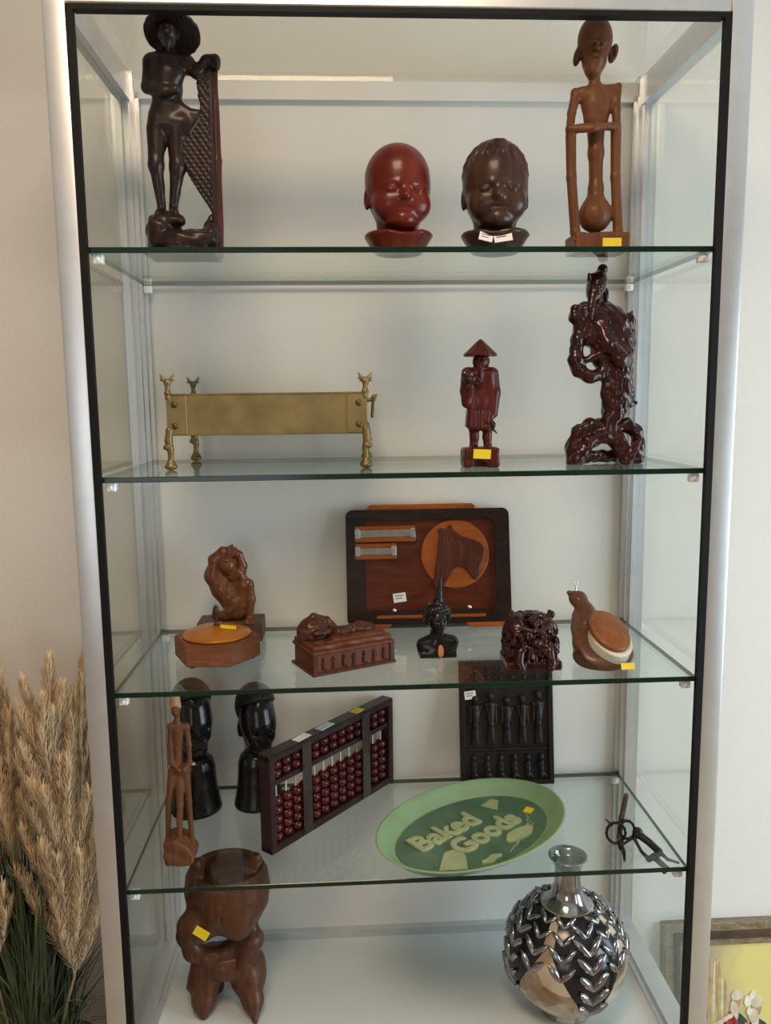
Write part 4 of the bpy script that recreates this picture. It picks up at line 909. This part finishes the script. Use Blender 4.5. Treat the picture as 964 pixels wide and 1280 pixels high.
def leaf_mesh():
    V = []; Fc = []; L_ = .034; Wd = .0062
    N = 7
    for i in range(N):
        f = i/(N-1); w = Wd*math.sin(math.pi*min(1, .12+.88*f*.97+.0))**.7; x = L_*f
        V += [(x, -w, .0004), (x, 0, .0052*math.sin(math.pi*(.1+.8*f))+.0006), (x, w, .0004)]
    for i in range(N-1):
        a = 3*i; Fc += [(a, a+3, a+4, a+1), (a+1, a+4, a+5, a+2)]
    b = len(V); V += [(x, y, z-.0035) for x, y, z in V[:]]
    for i in range(N-1):
        a = 3*i; Fc += [(a, a+b, a+3+b, a+3), (a+2, a+5, a+5+b, a+2+b)]
    return V, Fc
LV, LF = leaf_mesh(); lme = None
def place_leaf(lon, lat, tilt, sc=1.0):
    """lon 0 faces the room (-y); tilt turns the leaf in the surface, 90 points up"""
    global lme
    lo, la = math.radians(lon), math.radians(lat)
    nrm = Vector((math.sin(lo)*math.cos(la), -math.cos(lo)*math.cos(la), math.sin(la))); pos = Vector((0, 0, CZ))+nrm*(RB*.992)
    east = Vector((math.cos(lo), math.sin(lo), 0)); north = nrm.cross(east)
    a = math.radians(tilt); xd = east*math.cos(a)+north*math.sin(a); yd = nrm.cross(xd)
    M = Matrix((xd, yd, nrm)).transposed().to_4x4(); M.translation = pos
    if lme is None: o = mesh_obj('silver_leaf', LV, LF, 'vase_silver', vs, True); lme = o.data
    else: o = link(bpy.data.objects.new('silver_leaf', lme), vs)
    o.matrix_local = M @ Matrix.Scale(sc, 4)
bands = []
for f in range(4):                                                # four pointed herringbone fields around the shoulder
    for c in (-30, 0, 30):
        base = f*90+c; low = -30 if c == 0 else 8
        for lat in range(low, 56, 15):
            sq = 1/max(.5, math.cos(math.radians(lat)))
            for s in (-1, 1): place_leaf(base, lat, 90-42*s, (1.12 if c == 0 else .98)*(1 if lat < 35 else .8))
def field(name, lon0):
    V = []; Fc = []; N = 16
    for i in range(N+1):
        la = math.radians(-36+100*i/N); hw = 2+37*min(1, i/N*1.6)
        for j in range(17):
            lo = math.radians(lon0-hw+2*hw*j/16); rr_ = RB*1.004; V.append((rr_*math.sin(lo)*math.cos(la), -rr_*math.cos(lo)*math.cos(la), CZ+rr_*.985*math.sin(la)))
    for i in range(N):
        for j in range(16): a = i*17+j; Fc.append((a, a+1, a+18, a+17))
    mesh_obj(name, V, Fc, 'vase_dark_silver', vs, True)
for f in range(4): field('dark_relief_ground', f*90)
vs.rotation_euler = (0, 0, math.radians(10))

# ------------------------------------------------------------------ beside the cabinet
# --- framed painting standing on the floor against the wall
pc = empty('framed_painting', (1.330, .352, 0), 'framed painting of figures on a yellow ground standing on the floor beside the cabinet', 'painting', rot=(math.radians(-6), 0, 0))
wood('frame_gilt', (.16, .12, .075), (.30, .24, .16), .45, .2, (20, 60, 60)); wood('frame_brown', (.055, .035, .022), (.10, .065, .04), .5, .1, (20, 60, 60))
FW, FH = .31, .380
for nm, x0, x1, z0, z1 in (('frame_top', -FW, FW, FH-.05, FH), ('frame_bottom', -FW, FW, 0, .05), ('frame_side', -FW, -FW+.055, .05, FH-.05), ('frame_side', FW-.055, FW, .05, FH-.05)):
    o = box(nm, (x0, -.012, z0), (x1, .016, z1), 'frame_gilt', pc, .003)
    if x1-x0 > .2: box('brown_molding', (x0+.02, -.018, (z0+z1)/2-.008), (x1-.02, -.011, (z0+z1)/2+.008), 'frame_brown', o, .002)
    else: box('brown_molding', ((x0+x1)/2-.005, -.018, z0-.02), ((x0+x1)/2+.006, -.011, z1+.02), 'frame_brown', o, .002)
m, n, l, p = _new('painting_yellow'); tc = n.new('ShaderNodeTexCoord'); sp = n.new('ShaderNodeSeparateXYZ'); l.new(tc.outputs['Object'], sp.inputs[0]); mp = _coords(n, l, (6, 6, 3)); ns = n.new('ShaderNodeTexNoise'); ns.inputs['Scale'].default_value = 1.5; ns.inputs['Detail'].default_value = 3; l.new(mp.outputs[0], ns.inputs['Vector'])
r = n.new('ShaderNodeValToRGB'); r.color_ramp.elements[0].position = .35; r.color_ramp.elements[0].color = (.42, .34, .22, 1); r.color_ramp.elements[1].position = .6; r.color_ramp.elements[1].color = (.72, .62, .22, 1); gx_ = n.new('ShaderNodeMath'); gx_.operation = 'MULTIPLY_ADD'; gx_.inputs[1].default_value = 3.0; gx_.inputs[2].default_value = .48; l.new(sp.outputs['X'], gx_.inputs[0]); ga = n.new('ShaderNodeMath'); l.new(gx_.outputs[0], ga.inputs[0]); l.new(ns.outputs['Fac'], ga.inputs[1]); l.new(ga.outputs[0], r.inputs[0]); l.new(r.outputs[0], p.inputs['Base Color']); p.inputs['Roughness'].default_value = .5
cv = box('canvas', (-FW+.05, -.004, .045), (FW-.05, .004, FH-.045), 'painting_yellow', pc)
for nm, col in (('paint_cream', (.66, .58, .44)), ('paint_white', (.75, .72, .62)), ('paint_red', (.45, .05, .05)), ('paint_dark', (.035, .06, .055)), ('paint_tan', (.45, .30, .18))): plain(nm, col, .5, var=.2, bscale=50, bump=.2)
def dab(mat, cx, cz, rx, rz, rot=0, y=-.0050):
    pts = [(cx+rx*math.cos(a)*math.cos(rot)-rz*math.sin(a)*math.sin(rot)+.06*rx*math.sin(3*a), cz+rx*math.cos(a)*math.sin(rot)+rz*math.sin(a)*math.cos(rot)) for a in np.linspace(0, 6.283, 19)[:-1]]
    prism('paint_stroke', pts, y, -.0030, mat, cv)
rp = np.random.default_rng(21)
plain('paint_ochre', (.50, .40, .12), .5, var=.2, bscale=50)
for i in range(14): dab(('paint_cream', 'paint_tan', 'paint_ochre')[i % 3], -.252+.006*i, .21+rp.uniform(-.03, .05), .0035, rp.uniform(.05, .09), rp.uniform(-.05, .05), -.0044-.0001*(i % 4))
for cx in (-.150, -.105, -.020, .06, .14):
    h = rp.uniform(-.01, .012)
    dab('paint_dark', cx, .105+h, .034, .065, rp.uniform(-.2, .2), -.0048)
    for i in range(5): dab(('paint_dark', 'paint_tan', 'paint_dark')[i % 3], cx+rp.uniform(-.03, .03), .11+rp.uniform(-.05, .05), .006, .022, rp.uniform(-.6, .6), -.0051-.0001*i)
    dab('paint_tan', cx, .192+h, .011, .016, 0, -.0056); dab('paint_cream', cx+.002, .206+h, .013, .011, .2, -.0058); dab('paint_cream', cx-.004, .172+h, .009, .022, .15, -.0059)
for i in range(7): dab('paint_cream', -.230+.011*i, .135+.006*i, .009, .005, .5, -.0060-.0001*i)
for i in range(4): dab('paint_red', -.166+.005*i, .166-.004*i, .005, .016, -.3+.2*i, -.0062)
for i in range(10): dab(('paint_white', 'paint_cream')[i % 2], -.112+rp.uniform(-.014, .014), .195+rp.uniform(-.045, .025), .006, .009, rp.uniform(-.4, .4), -.0062-.0001*i)

# --- pampas grass
pg = empty('pampas_grass', (-.215, .170, 0), 'tall potted pampas grass with fluffy beige plumes and green blades beside the cabinet', 'plant')
plain('pot_glaze', (.12, .10, .09), .5); plain('soil', (.03, .022, .016), .9)
lathe('pot', [(0, 0), (.085, 0), (.105, .02), (.12, .20), (.125, .30), (.115, .31), (.105, .29), (.10, .27), (0, .27)], 'pot_glaze', pg, 40)
plain('plume_beige', (.76, .59, .37), .9, var=.18, bscale=30); plain('stem_straw', (.30, .24, .12), .7, var=.2); plain('blade_green', (.060, .082, .036), .6, var=.5, bscale=14)
for nm in ('plume_beige',): MATS[nm].node_tree.nodes['Principled BSDF'].inputs['Sheen Weight'].default_value = .3
def plume(x, y, z0, z1, w, dx, dy, mat, n, seed):
    r = np.random.default_rng(seed); H = z1-z0; nb = 46; per = n//nb; Vs = []
    for b in range(nb):
        f0 = (b/nb)**1.1*.80; a = b*2.39996+r.uniform(-.3, .3); out = np.array((math.cos(a), math.sin(a), 0)); L = H*(.34-.16*f0)*r.uniform(.75, 1.2); sp = w*(1.0-.55*f0)*r.uniform(.55, 1.1)
        q = r.uniform(0, 1, per)**.85; c0 = np.stack([x+dx*(f0+q*L/H)**2+out[0]*sp*q**.75, y+dy*(f0+q*L/H)**2+out[1]*sp*q**.75, z0+H*f0+L*q], 1)
        ph = r.uniform(0, 2*math.pi, per); rad = r.uniform(.35, 1.0, per)*w*.34*(1.05-.6*q); ln = r.uniform(.018, .042, per)*(1.1-.4*q)
        d1 = np.stack([np.cos(ph)*rad*.6, np.sin(ph)*rad*.6, ln*.55], 1); d2 = np.stack([np.cos(ph)*rad, np.sin(ph)*rad, ln], 1)
        sd = np.stack([-np.sin(ph), np.cos(ph), 0*ph], 1)*r.uniform(.00045, .0011, per)[:, None]
        Vs.append(np.stack([c0, c0+d1+sd, c0+d1-sd, c0+d2+sd*.4, c0+d2-sd*.4], 1).reshape(-1, 3))
    V = np.concatenate(Vs); F = []
    for i in range(len(V)//5): F += [(5*i, 5*i+1, 5*i+2), (5*i+1, 5*i+3, 5*i+4, 5*i+2)]
    return mesh_obj('plume', V, F, mat, pg, False)
def tube(name, pts, r, mat, parent, seg=8):
    bm = bmesh.new(); R_ = []
    for i, p in enumerate(pts):
        f = i/(len(pts)-1); R_.append([bm.verts.new((p[0]+r*(1-.5*f)*math.cos(2*math.pi*k/seg), p[1]+r*(1-.5*f)*math.sin(2*math.pi*k/seg), p[2])) for k in range(seg)])
    for a, b in zip(R_[:-1], R_[1:]):
        for k in range(seg): bm.faces.new((a[k], a[(k+1) % seg], b[(k+1) % seg], b[k]))
    return bm_obj(name, bm, mat, parent, True)
PL = [(.092, -.05, .520, 1.055, .072, -.035, .01, 'plume_beige', 27000), (-.005, -.02, .70, 1.10, .060, -.04, .0, 'plume_beige', 11000), (-.09, .05, .60, 1.05, .06, -.06, .0, 'plume_beige', 7000), (.070, .10, .68, 1.06, .045, .040, .02, 'plume_beige', 8000), (-.020, -.10, .58, .88, .05, -.06, -.03, 'plume_beige', 8000)]
for i, a in enumerate(PL):
    plume(*a, 40+i); tube('stem', [(a[0]*.2, a[1]*.2, .26), (a[0]*.75, a[1]*.75, .45), (a[0], a[1], a[2]), (a[0]+a[5]*.2, a[1], a[2]+.2)], .0035, 'stem_straw', pg)
r = np.random.default_rng(3); V = []; F = []
for i in range(1100):
    a = r.uniform(0, 2*math.pi); R1 = r.uniform(.03, .17); h = r.uniform(.50, .86)-.9*max(0, R1-.10); bx, by = .07*math.cos(a)*r.uniform(0, 1), .07*math.sin(a)*r.uniform(0, 1)
    ex, ey = R1*math.cos(a+r.uniform(-.5, .5)), R1*math.sin(a+r.uniform(-.5, .5)); w = r.uniform(.0014, .0036); sx_, sy_ = -math.sin(a)*w, math.cos(a)*w
    if ex > .150: ex = .150
    if ey > .2: ey = .2
    b0 = len(V); N = 6; droop = r.uniform(0, .10)*(1 if R1 > .1 else .3)
    for k in range(N):
        f = k/(N-1); tw = 1-f**2; px = bx+(ex-bx)*f**1.7; py = by+(ey-by)*f**1.7; pz = .26+(h-.26)*f-droop*f**3
        V += [(px+sx_*tw, py+sy_*tw, pz), (px-sx_*tw-.0003, py-sy_*tw, pz)]
    for k in range(N-1): F.append((b0+2*k, b0+2*k+1, b0+2*k+3, b0+2*k+2))
tag(mesh_obj('grass_blades', V, F, 'blade_green', pg), 'long narrow green grass blades', kind='stuff')
plain('blade_pale', (.20, .23, .11), .55, var=.3, bscale=14)
for i in range(26):
    a = r.uniform(2.6, 6.6); R1 = r.uniform(.10, .20); h = r.uniform(.46, .80); w = r.uniform(.0022, .0040); V = []; F = []; N = 9; bend = r.uniform(.02, .14)
    for k in range(N):
        f = k/(N-1); px = min(.145, R1*math.cos(a)*f**1.5); py = R1*math.sin(a)*f**1.5; pz = .26+(h-.26)*f-bend*f**4; tw = (1-f**3)*w
        V += [(px-math.sin(a)*tw, py+math.cos(a)*tw, pz), (px, py, pz-.0012), (px+math.sin(a)*tw, py-math.cos(a)*tw, pz)]
    for k in range(N-1): F += [(3*k, 3*k+1, 3*k+4, 3*k+3), (3*k+1, 3*k+2, 3*k+5, 3*k+4)]
    mesh_obj('leaf_blade', V, F, 'blade_pale', pg, True)
